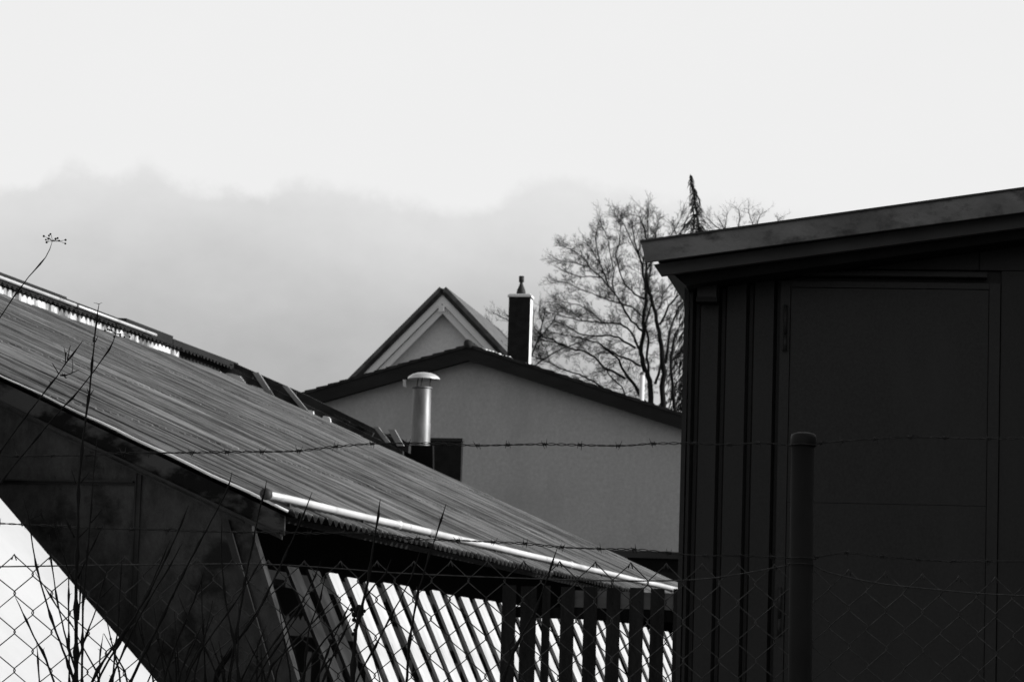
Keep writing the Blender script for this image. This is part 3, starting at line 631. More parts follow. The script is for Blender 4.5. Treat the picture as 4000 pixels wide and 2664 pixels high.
def interp(pl, n=10):
    out = []
    for i in range(len(pl) - 1):
        p0 = pl[max(i - 1, 0)]; p1 = pl[i]; p2 = pl[i + 1]; p3 = pl[min(i + 2, len(pl) - 1)]
        for k in range(n):
            t = k / n
            out.append(tuple(.5 * ((2 * p1[j]) + (-p0[j] + p2[j]) * t + (2 * p0[j] - 5 * p1[j] + 4 * p2[j] - p3[j]) * t * t + (-p0[j] + 3 * p1[j] - 3 * p2[j] + p3[j]) * t ** 3) for j in range(2)))
    out.append(pl[-1]); return out
def barbed(path, barbs, seed):
    rn = random.Random(seed)
    pl = interp(path, 12); P = [fp(x, y, FR) for x, y in pl]
    # even resample
    cum = [0]
    for a, b in zip(P, P[1:]): cum.append(cum[-1] + (b - a).length)
    n = int(cum[-1] / .004); R2 = []; j = 0
    for i in range(n + 1):
        s = cum[-1] * i / n
        while j < len(cum) - 2 and cum[j + 1] < s: j += 1
        R2.append((P[j].lerp(P[j + 1], (s - cum[j]) / max(1e-9, cum[j + 1] - cum[j])), s))
    mb = MB()
    for ph in (0, pi):
        pts = []
        for p, s in R2:
            a = 2 * pi * s / .052 + ph + 1.2 * sin(s * 9 + seed)
            amp_ = .0019 * (1 + .35 * sin(s * 23 + seed * 2))
            pts.append(p + Vector((0, cos(a) * amp_, sin(a) * amp_)))
        mb.tube(pts, .0011, 5)
    wo_ = mb.obj('barbed_wire', MT['barb'], cf)
    for bx_ in barbs:
        p = min(R2, key=lambda q: abs(at_x(q[0]) - bx_))[0]
        mb = MB(); ang = rn.uniform(0, pi); 
        coil = [p + Vector((-.004 + .0016 * k * .5, cos(k * 1.4 + ang) * .0038, sin(k * 1.4 + ang) * .0038)) for k in range(11)]
        mb.tube(coil, .0010, 5)
        for k, sd in enumerate((-1, 1)):
            c_ = p + Vector((sd * .0045, 0, 0)); tl = rn.uniform(-.6, .6); ln = rn.uniform(.008, .0155)
            dv = Vector((sin(tl) + sd * .15, rn.uniform(-.7, .3), cos(tl))).normalized() * ln * rn.choice((1, 1, -1))
            mb.tube([c_ - dv * .75, c_, c_ + dv], [.0004, .0011, .0004], 5)
        mb.obj('barb', MT['barb'], wo_)
def at_x(p):
    q = Vector((p.x, p.y + FY, p.z)) - EYE; return 2000 + FPX * q.dot(CR) / q.dot(CF)
S1 = [(-900, 1770), (-300, 1785), (112, 1780), (323, 1777), (479, 1770), (747, 1768), (900, 1765), (1150, 1762), (1302, 1745), (1458, 1733), (1592, 1731), (1735, 1733), (1869, 1740), (2129, 1735), (2413, 1741), (2549, 1733), (2708, 1732), (2847, 1737), (2965, 1730), (3073, 1737), (3137, 1738), (3202, 1730), (3416, 1714), (3557, 1707), (3692, 1710), (3888, 1713), (4300, 1708), (4900, 1715)]
S2 = [(-900, 2040), (-300, 2035), (120, 2049), (238, 2055), (386, 2063), (654, 2069), (859, 2076), (1087, 2079), (1208, 2083), (1337, 2081), (1471, 2084), (1632, 2105), (1788, 2110), (1925, 2117), (2054, 2123), (2197, 2137), (2340, 2143), (2479, 2146), (2612, 2159), (2755, 2171), (2891, 2169), (3019, 2176), (3137, 2180), (3184, 2177), (3306, 2158), (3441, 2173), (3588, 2185), (3723, 2191), (3888, 2191), (4300, 2196), (4900, 2200)]
barbed(S1, [-220, -80, 60, 205, 345, 479, 593, 750, 885, 1027, 1165, 1310, 1455, 1592, 1735, 1869, 1984, 2129, 2266, 2413, 2552, 2708, 2847, 2965, 3202, 3290, 3420, 3553, 3692, 3862, 4005], 1)
barbed(S2, [-150, -10, 90, 238, 386, 520, 654, 800, 945, 1087, 1208, 1337, 1471, 1632, 1788, 1925, 2054, 2197, 2340, 2479, 2612, 2755, 2891, 3019, 3192, 3306, 3441, 3588, 3723, 3862, 4010], 2)
TW = [(-900, 2222), (-300, 2216), (111, 2211), (525, 2205), (1012, 2203), (1346, 2222), (1525, 2236), (1900, 2253), (2358, 2267), (2700, 2264), (2904, 2239), (3073, 2208), (3137, 2200), (3180, 2209), (3245, 2237), (3429, 2277), (3674, 2304), (3888, 2321), (4300, 2335), (4900, 2340)]
mb = MB(); mb.tube([fp(x, y, FR + .003) for x, y in interp(TW, 6)], .0017, 7); mb.obj('tension_wire', MT['wire'], cf)
for (cx_, cy_) in ((3137, 1738), (3137, 2179), (3137, 2203)):
    zc_ = fp(cx_, cy_).z; c_ = pt_ - dirp * (pt_.z - zc_); mb = MB()
    mb.tube([c_ + Vector(((rp + .0034) * cos(2 * pi * k / 28), (rp + .0034) * sin(2 * pi * k / 28), .0006 * sin(k))) for k in range(30)], .0011, 6); mb.obj('wire_tie', MT['barb'], cf)
# woven mesh: every wire is a vertical zigzag hooked into its neighbour
def top_y(x):
    ks = [(-900, 2165), (191, 2172), (1170, 2186), (1871, 2195), (2583, 2203), (3060, 2200), (3190, 2212), (3321, 2221), (3463, 2232), (3610, 2241), (3752, 2252), (4900, 2300)]
    for (a, b), (c, d) in zip(ks, ks[1:]):
        if a <= x <= c: return b + (d - b) * (x - a) / (c - a)
    return 2200
mb = MB(); S = 142.0; V_ = 150.0; PXM = at(2142, 2200, FY).x - at(2000, 2200, FY).x; rg = random.Random(21)
def warp(x, y):                                         # old mesh sags and bows a little
    return x + 7 * sin(y / 310.0 + x / 900.0) + 5 * sin(x / 260.0), y + 5 * sin(x / 330.0 + y / 500.0)
for k in range(-8, 35):
    xc = 191 + S * k * 1.0015
    pts = []
    n = 2 * int((1.9 * FPX / FY) / V_)
    for i in range(n + 1):
        # peak of wire k is at (xc, top); it steps down left and right alternately, hooked at nodes
        y = top_y(xc) + i * V_ / 2
        for sd, in ((0,),):
            pass
        pts.append((i, y))
    # two arms leave every peak: left arm belongs to wire k, right arm to wire k+1
    zig = []
    for i, y in pts:
        x = xc - (S / 2 if i % 2 else 0)
        hook = 4.0
        ex = -hook if i % 2 else hook
        j_ = rg.uniform(-1.5, 1.5)
        dz_ = .0016 * (1 if i % 2 else -1)
        if i == 0:
            for (ax, ay, ad) in ((9, 22, .001), (5, 9, .0005), (0, 0, 0), (-5, 8, -.0005)):
                X_, Y_ = warp(x + ax, y + ay); zig.append(fp(X_, Y_, FR + .008 + ad))
        else:
            for (ax, ay, ad) in ((ex * .2, -7, dz_), (ex, -1.5, dz_ * .2), (ex, 1.5, -dz_ * .2), (ex * .2, 7, -dz_)):
                X_, Y_ = warp(x + ax + j_, y + ay); zig.append(fp(X_, Y_, FR + .008 + ad))
    mb.tube(zig, .0014, 6)
    # the matching right-hand arms
    zig = []
    for i, y in pts[:3]:
        pass
    zz = []
    for i, y in pts:
        x = xc + (0 if i % 2 == 0 else S / 2)
        ex = 4.0 if i % 2 == 0 else -4.0
        if i == 0:
            for (ax, ay, ad) in ((-9, 20, -.001), (-4, 5, .0), (1, -3, .001), (7, 7, .001)):
                X_, Y_ = warp(x + ax, y + ay); zz.append(fp(X_, Y_, FR + .0085 + ad))
        else:
            for (ax, ay) in ((-ex * .2, -7), (-ex * .6, 0), (-ex * .2, 7)):
                X_, Y_ = warp(x + ax, y + ay); zz.append(fp(X_, Y_, FR + .0115))
    mb.tube(zz, .0014, 6)
mb.obj('wire_mesh', MT['wire'], cf)

# ------------------------------------------------------------------ bare shrubs in front of the fence
def shrub(name_label, stems, basex, seed, berries=(), extra=None):
    rn = random.Random(seed); yb = 7.34
    bp = Vector((at(basex, 2600, yb).x, yb, 0))
    t = thing('bare_shrub', name_label, 'shrub', tuple(bp), 0, 'bare shrubs in front of the fence')
    for (pl, w0, w1, attached) in stems:
        dy = rn.uniform(-.10, .05)
        P3 = [at(x, y, yb + (0 if attached else dy)) - bp for x, y in pl]
        P3 = [Vector((p.x, p.y, p.z)) for p in P3]
        if not attached:                               # carry the shoot on down to its root
            e = P3[0]; d = (P3[0] - P3[1]); d = d / max(1e-6, -d.z) if d.z < -1e-4 else Vector((0, 0, -1))
            d.x = max(-.45, min(.45, d.x)); root = Vector((rn.uniform(-.04, .04), rn.uniform(-.04, .04), 0))
            zz0 = e.z
            for f in (.12, .3, .55, .8, 1.0):
                z = zz0 * (1 - f); straight = e + Vector((d.x, 0, -1)) * min(zz0 * f, .35 + .0 * f)
                p = Vector((straight.x * (1 - f) + root.x * f, e.y * (1 - f) + root.y * f, z)); P3.insert(0, p)
        # wiggle a little and taper
        cum = [0]
        for a, b in zip(P3, P3[1:]): cum.append(cum[-1] + (b - a).length)
        sroot = cum[5] if not attached else 0.0
        fine = []; rad = []; tot = cum[-1]; n = max(6, int(tot / .02))
        r0 = w0 / 2 * yb / FPX; r1 = w1 / 2 * yb / FPX; kv = 0; zin = min(p.z for p in P3 if p.z >= 0)
        for i in range(n + 1):
            s = tot * i / n
            while kv < len(cum) - 2 and cum[kv + 1] < s: kv += 1
            p = P3[kv].lerp(P3[kv + 1], (s - cum[kv]) / max(1e-9, cum[kv + 1] - cum[kv]))
            r = r0 + (r1 - r0) * max(0.0, (s - sroot) / max(1e-6, tot - sroot)) ** .9
            fine.append(p + Vector((rn.uniform(-1, 1), 0, rn.uniform(-1, 1))) * .0006); rad.append(r)
        # swollen nodes
        s = tot - rn.uniform(.02, .05)
        fr = list(rad)
        while s > 0:
            i = int(s / tot * n)
            if 0 < i < n: fr[i] = rad[i] * 1.75 + .0004
            if 0 < i - 1: fr[i - 1] = max(fr[i - 1], rad[i - 1] * 1.25)
            s -= rn.uniform(.075, .13)
        fr[-1] = r1 * .5
        mb = MB(); mb.tube(fine, fr, 7)
        # paired buds at nodes
        for i in range(1, n):
            if fr[i] > rad[i] * 1.6 and rad[i] < .0035:
                for sd in (-1, 1):
                    if rn.random() < .7: mb.tube([fine[i], fine[i] + Vector((sd * rn.uniform(.003, .007), rn.uniform(-.003, .003), rn.uniform(.004, .010)))], [.0011, .0003], 4)
        mb.obj('stem', MT['stem'], t)
    if extra:
        for _ in range(extra[2]):
            x0 = rn.uniform(extra[0], extra[1]); y1 = rn.uniform(2330, 2540); ln_ = rn.uniform(-.45, .45)
            pl = [(x0, 2700), (x0 + ln_ * 40, 2620), (x0 + ln_ * (2700 - y1) * .6, (2620 + y1) / 2), (x0 + ln_ * (2700 - y1), y1)]
            P3 = [at(x, y, yb + rn.uniform(-.1, .04) * .0) - bp for x, y in pl]; root = Vector((rn.uniform(-.05, .05), rn.uniform(-.05, .05), 0))
            P3 = [root, root.lerp(P3[0], .5) + Vector((.02, 0, 0))] + P3; mb = MB()
            mb.tube(P3, [.0030, .0027, .0023, .0021, .0015, .0008], 6)
            for j in (3, 4): mb.ball(P3[j], .0030, 6)
            mb.obj('stem', MT['stem'], t)
    for (node, bl_) in berries:
        c_ = at(*node, yb) - bp
        mb = MB(); 
        for (x, y) in bl_:
            b_ = at(x, y, yb + rn.uniform(-.012, .012)) - bp; mid = c_.lerp(b_, .5) + Vector((0, 0, rn.uniform(-.003, .004)))
            mb.tube([c_, mid, b_], [.0007, .0005, .0005], 4); mb.ball(b_, rn.uniform(.0021, .0028), 8)
        mb.obj('berry_cluster', MT['berry'], t)
    return t
shrub('tallest bare shrub at the left edge with small dark berry heads above the roof', [
    ([(298, 2700), (297, 2552), (297, 2282), (304, 2112), (308, 1900), (323, 1723), (345, 1567), (354, 1485), (368, 1336), (386, 1188)], 17, 4.5, 0),
    ([(363, 1336), (366, 1314)], 5, 2, 1), ([(372, 1336), (383, 1313)], 5, 2, 1), ([(350, 1545), (339, 1513)], 5, 2, 1), ([(352, 1545), (366, 1520)], 5, 2, 1), ([(386, 1188), (372, 1184), (365, 1181)], 2.5, 1.2, 1), ([(386, 1188), (396, 1183), (401, 1184)], 2.5, 1.2, 1),
    ([(-300, 2400), (-100, 2020), (60, 1810), (113, 1748), (203, 1638), (279, 1558), (328, 1500), (365, 1452), (435, 1354), (453, 1304)], 9, 4, 0),
    ([(-250, 2300), (-60, 1850), (90, 1640), (167, 1540), (198, 1500), (229, 1463), (256, 1420), (296, 1371), (323, 1331)], 9, 4, 0),
    ([(229, 1461), (215, 1435), (203, 1418)], 5, 3, 1), ([(256, 1420), (257, 1380), (250, 1358), (238, 1352)], 5, 1.5, 1), ([(263, 1405), (276, 1347)], 5, 2.5, 1), ([(234, 1467), (262, 1464), (283, 1456), (310, 1443)], 5, 3, 1), ([(281, 1456), (286, 1434), (281, 1398)], 3.5, 1.5, 1), ([(252, 1462), (254, 1475), (262, 1478)], 9, 3, 1),
    ([(-260, 1900), (-60, 1330), (60, 1150), (111, 1083), (151, 1037), (189, 992), (200, 960), (205, 943)], 8, 3.2, 0),
    ([(320, 2700), (321, 2552), (325, 2346), (338, 2197), (352, 2046), (359, 1946), (368, 1812), (379, 1710)], 10, 3.5, 0),
    ([(297, 1890), (279, 1830)], 6, 3, 1), ([(310, 1890), (350, 1844)], 6, 3, 1), ([(291, 2100), (260, 2035), (232, 1974)], 7, 4, 1), ([(355, 2042), (401, 1985)], 6, 3.5, 1), ([(304, 2102), (350, 2057)], 6, 4, 1),
    ([(304, 2261), (350, 2155), (401, 2053)], 7, 3.5, 1), ([(295, 2282), (266, 2223), (232, 2121), (206, 2006)], 8, 4, 1),
    ([(300, 2640), (283, 2580), (270, 2537), (251, 2465), (223, 2346), (202, 2206), (192, 2087)], 8, 3.5, 0),
    ([(300, 2690), (253, 2554), (202, 2422), (162, 2290), (138, 2197), (112, 2020), (90, 1940)], 10, 4, 0),
    ([(271, 2660), (270, 2552), (268, 2410), (268, 2223)], 7, 5, 0), ([(287, 2448), (236, 2388), (185, 2308), (136, 2231)], 6, 3, 1), ([(306, 2422), (314, 2308), (321, 2206)], 6, 2.5, 1),
    ([(210, 2660), (172, 2552), (142, 2503), (110, 2439), (60, 2330)], 9, 4, 0), ([(152, 2640), (147, 2552), (142, 2510)], 6, 3, 0),
    ([(300, 2600), (312, 2552), (329, 2503), (372, 2388), (389, 2325), (421, 2214)], 7, 4, 0), ([(393, 2333), (452, 2278)], 5, 2.5, 1),
    ([(113, 2035), (133, 1982)], 4, 2, 1), ([(112, 2033), (140, 2018), (162, 2009)], 5, 3, 1), ([(160, 2004), (165, 2018), (170, 2027)], 9, 5, 1)],
    292, 5, [((205, 943), [(171, 923), (197, 915), (191, 921), (179, 937), (189, 933), (182, 947), (217, 933), (225, 931), (231, 941), (256, 938), (255, 952)]),
             ((453, 1304), [(410, 1291), (428, 1289), (435, 1291), (421, 1287), (453, 1266), (470, 1313), (486, 1316), (507, 1316), (446, 1316), (469, 1306)])])
shrub('bare shrub with long shoots fanning to the right across the stained gable wall', [
    ([(440, 2660), (448, 2552), (461, 2452), (469, 2303), (476, 2176)], 8, 3.5, 0), ([(388, 2640), (391, 2552), (404, 2473)], 6, 3, 0),
    ([(380, 2620), (423, 2552), (452, 2516), (525, 2410), (588, 2303), (650, 2175), (699, 2070), (737, 1972)], 10, 4.5, 0),
    ([(400, 2620), (440, 2552), (503, 2452), (571, 2325), (631, 2189), (665, 2108)], 9, 3.5, 0),
    ([(440, 2640), (478, 2552), (508, 2482), (576, 2350), (652, 2231), (711, 2121)], 8, 4, 0),
    ([(520, 2640), (563, 2552), (605, 2473), (665, 2346), (737, 2197), (800, 2080), (856, 1976), (894, 1900), (906, 1844)], 12, 4, 0),
    ([(665, 2346), (690, 2300), (701, 2252)], 6, 3, 1), ([(560, 2500), (552, 2440), (553, 2395)], 4, 2.5, 1), ([(600, 2610), (630, 2540), (645, 2470)], 6, 3, 0), ([(660, 2620), (630, 2540), (605, 2473)], 7, 4, 0)], 420, 6, extra=(380, 720, 9))
shrub('dense bare shrub with crossing shoots below the middle of the eave', [
    ([(930, 2620), (915, 2511), (903, 2452), (877, 2325), (864, 2155), (866, 2027)], 9, 3.5, 0), ([(840, 2620), (813, 2554), (796, 2524), (728, 2401), (694, 2314)], 7, 3, 0),
    ([(650, 2620), (686, 2516), (724, 2427), (775, 2299), (801, 2218)], 8, 4, 0), ([(800, 2620), (796, 2503), (788, 2350), (788, 2214)], 7, 3, 0),
    ([(900, 2620), (920, 2494), (958, 2261), (987, 2121), (1013, 1993), (1033, 1924), (1041, 1875)], 12, 4, 0),
    ([(740, 2620), (775, 2552), (801, 2516), (937, 2325), (1030, 2172)], 8, 3.5, 0), ([(860, 2600), (920, 2511), (1004, 2401), (1055, 2291), (1098, 2218)], 9, 4, 0),
    ([(870, 2600), (927, 2503), (1021, 2364), (1105, 2190), (1163, 2061), (1204, 1967), (1219, 1922)], 10, 4, 0), ([(1175, 2640), (1154, 2560), (1114, 2427), (1079, 2311)], 7, 3.5, 0),
    ([(1030, 2600), (1079, 2530), (1212, 2329)], 7, 4, 0), ([(1000, 2610), (1100, 2470), (1177, 2355), (1230, 2253), (1253, 2190)], 7, 3.5, 0), ([(1190, 2640), (1195, 2560), (1208, 2449), (1253, 2333), (1273, 2235)], 8, 4, 0),
    ([(950, 2640), (1000, 2540), (1040, 2440)], 6, 3, 0), ([(700, 2640), (740, 2530), (790, 2440)], 5, 3, 0)], 900, 7, extra=(720, 1200, 11))
D_ = shrub('bare shrub with one thick gnarled stalk standing before the pale leaning boards', [
    ([(1378, 2640), (1382, 2560), (1391, 2454), (1418, 2351), (1440, 2262), (1458, 2128), (1476, 2025), (1485, 1949)], 17, 4.5, 0),
    ([(1590, 2640), (1596, 2530), (1614, 2418), (1632, 2315), (1654, 2248), (1677, 2164), (1704, 2092), (1730, 2007), (1742, 1967)], 11, 4, 0),
    ([(1410, 2620), (1458, 2539), (1525, 2409), (1574, 2320), (1614, 2239), (1641, 2155)], 8, 4, 0), ([(1427, 2333), (1467, 2280), (1503, 2248), (1529, 2181)], 8, 3.5, 1),
    ([(1290, 2520), (1329, 2436), (1380, 2333)], 6, 3, 0), ([(1060, 2600), (1208, 2445), (1324, 2320)], 7, 3.5, 0), ([(1200, 2600), (1244, 2530), (1279, 2485), (1391, 2373)], 9, 5, 0), ([(1300, 2560), (1337, 2485), (1369, 2413)], 7, 5, 0),
    ([(1480, 2640), (1440, 2500), (1420, 2430)], 5, 3, 0), ([(1632, 2315), (1628, 2290)], 8, 5, 1), ([(1240, 2640), (1290, 2570), (1340, 2530)], 6, 3, 0)], 1390, 8)
mb = MB(); bpD = D_.location
for (x, y, r_) in ((1392, 2385, 11), (1402, 2372, 12), (1385, 2400, 12), (1383, 2420, 9), (1413, 2375, 9), (1422, 2386, 8), (1415, 2398, 7), (1386, 2460, 7), (1380, 2475, 8), (1375, 2380, 8)):
    mb.ball(at(x, y, 7.33) - bpD, r_ * 7.33 / FPX, 6)
mb.obj('knot', MT['stem'], D_)
shrub('single dark shoot leaning right in front of the picket fence', [([(1970, 2640), (2005, 2547), (2050, 2458), (2086, 2396), (2130, 2284), (2157, 2199), (2177, 2141)], 11, 4.5, 0), ([(1996, 2570), (1990, 2520), (2018, 2480)], 8, 4, 1)], 1960, 9)

# ------------------------------------------------------------------ trees
def wig(rn, p, d, ln, n, curl, up=0.0):
    pts = [p.copy()]; d = d.normalized(); ax = Vector((rn.gauss(0, 1), rn.gauss(0, 1), rn.gauss(0, 1))) * curl
    for i in range(n):
        if rn.random() < .35: ax = Vector((rn.gauss(0, 1), rn.gauss(0, 1), rn.gauss(0, 1))) * curl
        d = (d + ax + Vector((0, 0, up))).normalized(); p = p + d * (ln / n); pts.append(p)
    return pts
def twigs(mb, rn, pts, rad, level, maxl, ln, dens, cen, flat=.55, up=.02, curl=.13, rmin=.006, start=.15):
    """side shoots all along a limb, recursively"""
    cum = [0]
    for a, b in zip(pts, pts[1:]): cum.append(cum[-1] + (b - a).length)
    tot = cum[-1]; s = tot * start
    side = rn.choice((-1, 1))
    while s < tot:
        k = max(i for i in range(len(cum)) if cum[i] <= s); k = min(k, len(pts) - 2)
        p = pts[k].lerp(pts[k + 1], (s - cum[k]) / max(1e-9, cum[k + 1] - cum[k])); d = (pts[k + 1] - pts[k]).normalized()
        r = rad[k]
        out = (p - cen); out.y *= flat
        out = out.normalized() if out.length > .01 else Vector((0, 0, 1))
        perp = d.cross(Vector((rn.gauss(0, .4), 1, rn.gauss(0, .4)))).normalized() * side; side = -side if rn.random() < .8 else side
        nd = (d * rn.uniform(.45, .95) + perp * rn.uniform(.5, .9) + out * .6 + Vector((0, rn.gauss(0, .35), 0))).normalized()
        l2 = ln * rn.uniform(.55, 1.25) * (1 - .45 * s / tot)
        r2 = max(rmin, min(r * rn.uniform(.28, .5), .011 / (1 + level * .8)))
        n = 6 if level <= 1 else 4
        q = wig(rn, p, nd, l2, n, curl, up)
        rr = [r2 + (rmin * .7 - r2) * (i / n) ** .8 for i in range(n + 1)]
        mb.tube(q, rr, 4 if level <= 1 else 3, cap=False)
        if level < maxl: twigs(mb, rn, q, rr, level + 1, maxl, ln * .50, dens * .53, cen, flat, up, curl * 1.15, rmin, .12)
        s += dens * rn.uniform(.6, 1.4)

TD = 100.0
def P2(x, y, dy=0): return at(x, y, TD + dy)
def tree(label, depth, basex, limbs, cen, seed, maxl, ln, dens, name='bare_tree', rmin=.006, rootr=.25):
    gz_ = ground_z(depth); b0_ = at(basex, 1600, depth); base_ = Vector((b0_.x, depth, gz_))
    t = thing(name, label, 'tree', tuple(base_), 0)
    rn = random.Random(seed); tr = MB(); cr = MB(); c3 = at(cen[0], cen[1], depth) - base_
    for (pl, w0, w1, root) in limbs:
        dyv = rn.uniform(-1, 1) * .8; n_ = len(pl); P = []
        for i, (x, y) in enumerate(pl):
            P.append(at(x, y, depth + dyv * (i / max(1, n_ - 1)) * 1.6) - base_)
        # densify with light kinks
        Q = [P[0]]
        for a, b in zip(P, P[1:]):
            for k in (1, 2, 3):
                q = a.lerp(b, k / 3); Q.append(q + Vector((rn.gauss(0, 1), rn.gauss(0, 1), rn.gauss(0, 1))) * (.022 if k < 3 else 0) * (a - b).length)
        r0 = w0 / 2 * depth / FPX; r1 = w1 / 2 * depth / FPX
        rad = [r0 + (r1 - r0) * i / (len(Q) - 1) for i in range(len(Q))]
        if w1 <= 3:                                     # every limb frays out into a fan beyond its tip
            e = Q[-1]; d = (Q[-1] - Q[-4]).normalized()
            for _ in range(3):
                q = wig(rn, e, (d + Vector((rn.gauss(0, .45), rn.gauss(0, .4), rn.gauss(0, .45)))), ln * rn.uniform(.6, 1.1), 7, .12, .02)
                rr = [.008 * (1 - .65 * i / 7) for i in range(8)]; cr.tube(q, rr, 3, cap=False)
                twigs(cr, rn, q, rr, 2, maxl, ln * .42, dens * .6, c3, rmin=rmin)
        twigs(cr, rn, Q, rad, 0, maxl, ln, dens, c3, rmin=rmin, start=.05 if not root else .3)
        if root:
            Q = [Vector((Q[0].x * .4, 0, 0)), Vector((Q[0].x * .8, Q[0].y * .5, Q[0].z * .5))] + Q; rad = [rootr, rootr * .75] + rad
        tr.tube(Q, rad, 8, cap=False)
    tr.obj('trunk', MT['bark'], t); cr.obj('crown', MT['twig'], t)
    return t
limbs = [
    ([(2541, 1640), (2541, 1584), (2538, 1486), (2515, 1433), (2503, 1381), (2513, 1310), (2513, 1240), (2524, 1170), (2523, 1120), (2510, 1050), (2496, 1000), (2478, 940), (2470, 880)], 24, 3, 1),
    ([(2538, 1486), (2526, 1400), (2534, 1330), (2520, 1268), (2545, 1190), (2530, 1110), (2545, 1020), (2560, 930), (2570, 870)], 11, 3, 0),
    ([(2590, 1640), (2590, 1556), (2587, 1416), (2583, 1346), (2569, 1275), (2555, 1205), (2535, 1140), (2524, 1060), (2530, 980), (2520, 900), (2500, 850)], 24, 3, 1),
    ([(2560, 1500), (2575, 1450), (2587, 1400)], 11, 9, 0),
    ([(2576, 1268), (2597, 1233), (2611, 1195), (2640, 1163), (2680, 1120)], 9, 4, 0), ([(2561, 1220), (2580, 1190), (2590, 1150), (2620, 1110)], 5, 3, 0), ([(2600, 1420), (2611, 1328), (2625, 1268), (2653, 1198), (2700, 1150)], 11, 5, 0),
    ([(2640, 1640), (2628, 1500), (2620, 1400), (2640, 1300)], 14, 9, 1),
    ([(2513, 1296), (2464, 1254), (2436, 1205), (2408, 1156), (2376, 1118), (2350, 1085), (2304, 1045), (2246, 1027), (2193, 1018)], 9, 2.5, 0),
    ([(2376, 1118), (2365, 1080), (2345, 1030), (2320, 990), (2300, 960)], 6, 2.5, 0),
    ([(2408, 1156), (2390, 1110), (2400, 1060), (2385, 1000), (2375, 930), (2350, 880)], 5, 2.5, 0),
    ([(2503, 1377), (2478, 1318), (2464, 1296), (2422, 1263), (2352, 1261), (2278, 1254), (2218, 1240), (2155, 1223)], 10, 2.5, 0),
    ([(2482, 1360), (2418, 1318), (2366, 1310), (2313, 1314), (2260, 1303), (2208, 1268), (2160, 1250)], 9, 2.5, 0),
    ([(2503, 1430), (2453, 1402), (2418, 1391), (2380, 1370), (2348, 1346), (2296, 1328), (2225, 1310), (2160, 1300)], 9, 2.5, 0),
    ([(2506, 1552), (2485, 1514), (2446, 1465), (2429, 1437), (2418, 1405), (2383, 1377), (2350, 1350)], 15, 4, 0), ([(2541, 1600), (2510, 1560), (2485, 1514)], 16, 13, 0),
    ([(2443, 1479), (2401, 1454), (2359, 1437), (2324, 1395), (2278, 1370), (2246, 1367), (2183, 1346), (2162, 1325), (2120, 1314), (2089, 1282), (2082, 1261)], 10, 2.5, 0),
    ([(2470, 1600), (2446, 1553), (2429, 1510), (2383, 1468), (2366, 1440)], 7, 4, 0), ([(2420, 1560), (2366, 1521), (2313, 1486), (2260, 1461), (2190, 1440), (2148, 1416), (2078, 1391)], 8, 3, 0),
    ([(2246, 1367), (2190, 1342), (2113, 1328), (2082, 1325)], 6, 2.5, 0), ([(2148, 1416), (2135, 1370), (2110, 1330)], 4, 2.5, 0),
    ([(2524, 1170), (2480, 1150), (2440, 1110), (2420, 1060), (2405, 1000), (2420, 930), (2430, 870), (2420, 835)], 7, 2.5, 0), ([(2513, 1240), (2470, 1200), (2440, 1190), (2400, 1180), (2350, 1160), (2290, 1140), (2230, 1110), (2190, 1100)], 6, 2.5, 0),
    ([(2524, 1060), (2560, 1000), (2600, 950), (2640, 890), (2660, 850)], 6, 2.5, 0), ([(2496, 1000), (2465, 940), (2440, 880), (2410, 850)], 5, 2.5, 0), ([(2350, 1085), (2310, 1080), (2260, 1080), (2210, 1065)], 5, 2.5, 0), ([(2510, 1050), (2530, 960), (2530, 880), (2525, 830)], 5, 2.5, 0),
    ([(2304, 1045), (2270, 1000), (2240, 980), (2200, 960)], 4, 2.5, 0), ([(2345, 1030), (2330, 960), (2330, 900)], 4, 2.5, 0), ([(2352, 1261), (2310, 1220), (2260, 1190), (2200, 1180)], 5, 2.5, 0), ([(2278, 1254), (2230, 1215), (2180, 1190)], 4, 2.5, 0)]
tree('largest bare tree with wide spreading limbs between the brick chimney and the dark building', TD, 2560, limbs, (2480, 1330), 4, 3, .68, .165, rmin=.0026)
limbs2 = [([(2900, 1700), (2900, 1300), (2890, 1100), (2870, 1000), (2840, 920), (2810, 860)], 20, 3, 1), ([(2890, 1100), (2920, 980), (2950, 900), (2970, 840)], 9, 3, 0), ([(2900, 1150), (2980, 1020), (3020, 930), (3040, 860)], 9, 3, 0),
          ([(2870, 1000), (2880, 920), (2890, 850), (2885, 820)], 6, 3, 0), ([(2840, 920), (2790, 880), (2760, 850)], 5, 3, 0), ([(2890, 1050), (2820, 960), (2760, 910), (2710, 880)], 7, 3, 0), ([(2950, 900), (2930, 850), (2925, 820)], 4, 3, 0), ([(2890, 1080), (2780, 1040), (2700, 990), (2650, 940), (2630, 880)], 7, 3, 0), ([(2820, 960), (2830, 900), (2840, 840)], 4, 2.5, 0)]
tree('faint fine-twigged bare tree showing only its top above the dark roof edge', 125, 2900, limbs2, (2890, 1150), 14, 3, .65, .24, rmin=.0022)
limbs3 = [([(2060, 1700), (2060, 1500), (2050, 1400), (2030, 1320), (2000, 1260), (1980, 1230)], 16, 3, 1), ([(2050, 1400), (1990, 1340), (1940, 1290), (1910, 1250)], 7, 3, 0), ([(2060, 1420), (2100, 1330), (2120, 1260), (2130, 1210)], 7, 3, 0), ([(2100, 1330), (2150, 1270), (2180, 1220)], 5, 3, 0),
          ([(1990, 1340), (1950, 1330), (1920, 1300)], 5, 3, 0), ([(2000, 1260), (1960, 1240), (1930, 1225)], 4, 3, 0), ([(2060, 1450), (2130, 1400), (2200, 1360), (2260, 1340)], 6, 3, 0), ([(2120, 1260), (2105, 1220), (2110, 1190)], 4, 3, 0)]
tree('small hazy bare tree whose twigs show on both sides of the brick chimney', 125, 2060, limbs3, (2060, 1420), 24, 3, .55, .23, rmin=.0030)

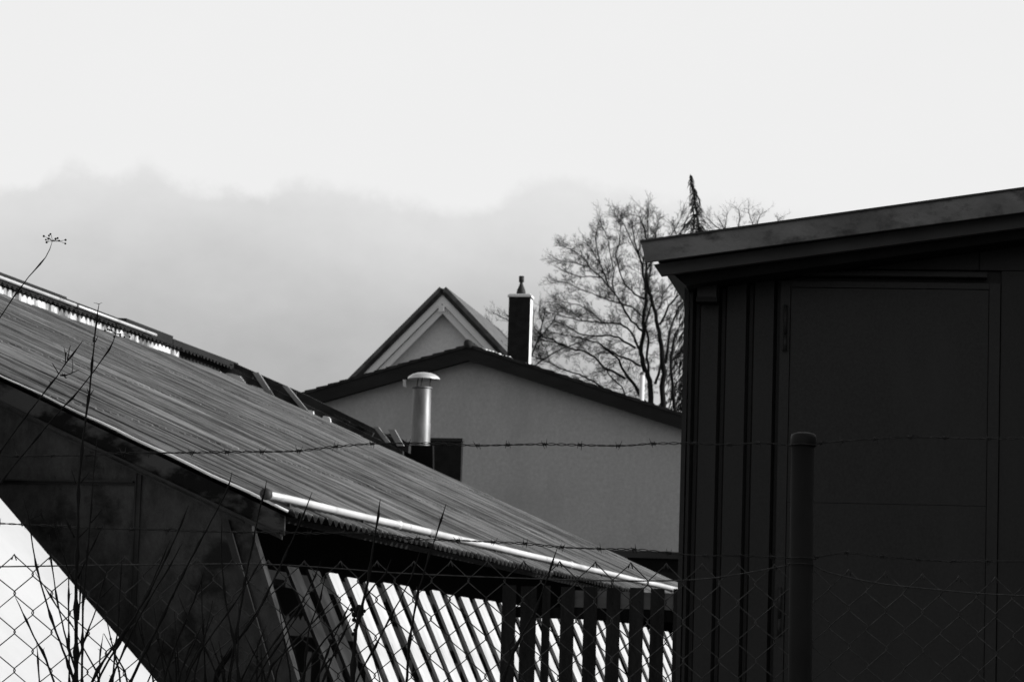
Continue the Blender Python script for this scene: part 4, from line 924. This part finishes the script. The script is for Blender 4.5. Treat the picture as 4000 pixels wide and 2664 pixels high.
# conifer with drooping branches
CD = 108.0; cbz = ground_z(CD); ct = at(2697, 682, CD); cbx = at(2735, 1400, CD).x
con = thing('drooping_conifer', 'narrow dark conifer with drooping branches poking above the roof edge', 'tree', (cbx, CD, cbz), 0)
H_ = ct.z - cbz; xoff = ct.x - cbx; tr = MB(); nd_ = MB(); rn = random.Random(77)
def cx(z):
    f = max(0, (z - H_ + 3.2) / 3.2); return xoff * (f ** 1.3)
tr.tube([(cx(H_ * i / 24), 0, H_ * i / 24) for i in range(25)], [.20 * (1 - i / 24) + .012 for i in range(25)], 8); tr.obj('trunk', MT['bark'], con)
pxc = CD / FPX
def prof_c(dpx):
    ks = [(0, 10), (40, 16), (100, 32), (150, 44), (190, 92), (235, 132), (300, 100), (520, 95), (660, 130), (900, 165), (3000, 320)]
    for (a, b), (c, d) in zip(ks, ks[1:]):
        if a <= dpx <= c: return b + (d - b) * (dpx - a) / (c - a)
    return 320
z = H_ - .05
while z > 1.0:
    dpx = (H_ - z) / pxc; rmax = prof_c(dpx) * pxc
    nbr = rn.choice((2, 2, 3)) if dpx < 300 else 4
    for _ in range(nbr):
        a = rn.uniform(0, 2 * pi); ln = rmax * rn.uniform(.55, 1.12); p = Vector((cx(z), 0, z + rn.uniform(-.05, .05)))
        out = Vector((cos(a), sin(a), 0)); pts = []
        n = 6
        for i in range(n + 1):
            f = i / n; pts.append(p + out * (ln * f) + Vector((0, 0, .12 * ln * sin(f * 2) - ln * .9 * f ** 2.2)))
        nd_.tube(pts, [.018 * (1 - .8 * i / n) + .003 for i in range(n + 1)], 3, cap=False)
        # hanging sprays
        m_ = int(3 + ln * (6 if dpx < 400 else 13))
        for k in range(m_):
            f = rn.uniform(.08, 1.0); j = min(n - 1, int(f * n)); q = pts[j].lerp(pts[j + 1], f * n - j)
            hl_ = rn.uniform(.10, .34) * (1 if dpx < 150 else 1.25); w_ = rn.uniform(.010, .022)
            dn = Vector((rn.gauss(0, .22), rn.gauss(0, .22), -1)).normalized() + out * .18
            sd = Vector((rn.gauss(0, 1), rn.gauss(0, 1), 0)).normalized() * w_
            e_ = q + dn * hl_; mid = q.lerp(e_, .45)
            nd_.add([q - sd * .4, q + sd * .4, mid + sd, mid - sd, e_], [(0, 1, 2, 3), (3, 2, 4)])
    z -= .05 if dpx < 900 else .16
nd_.obj('crown', MT['needle'], con)
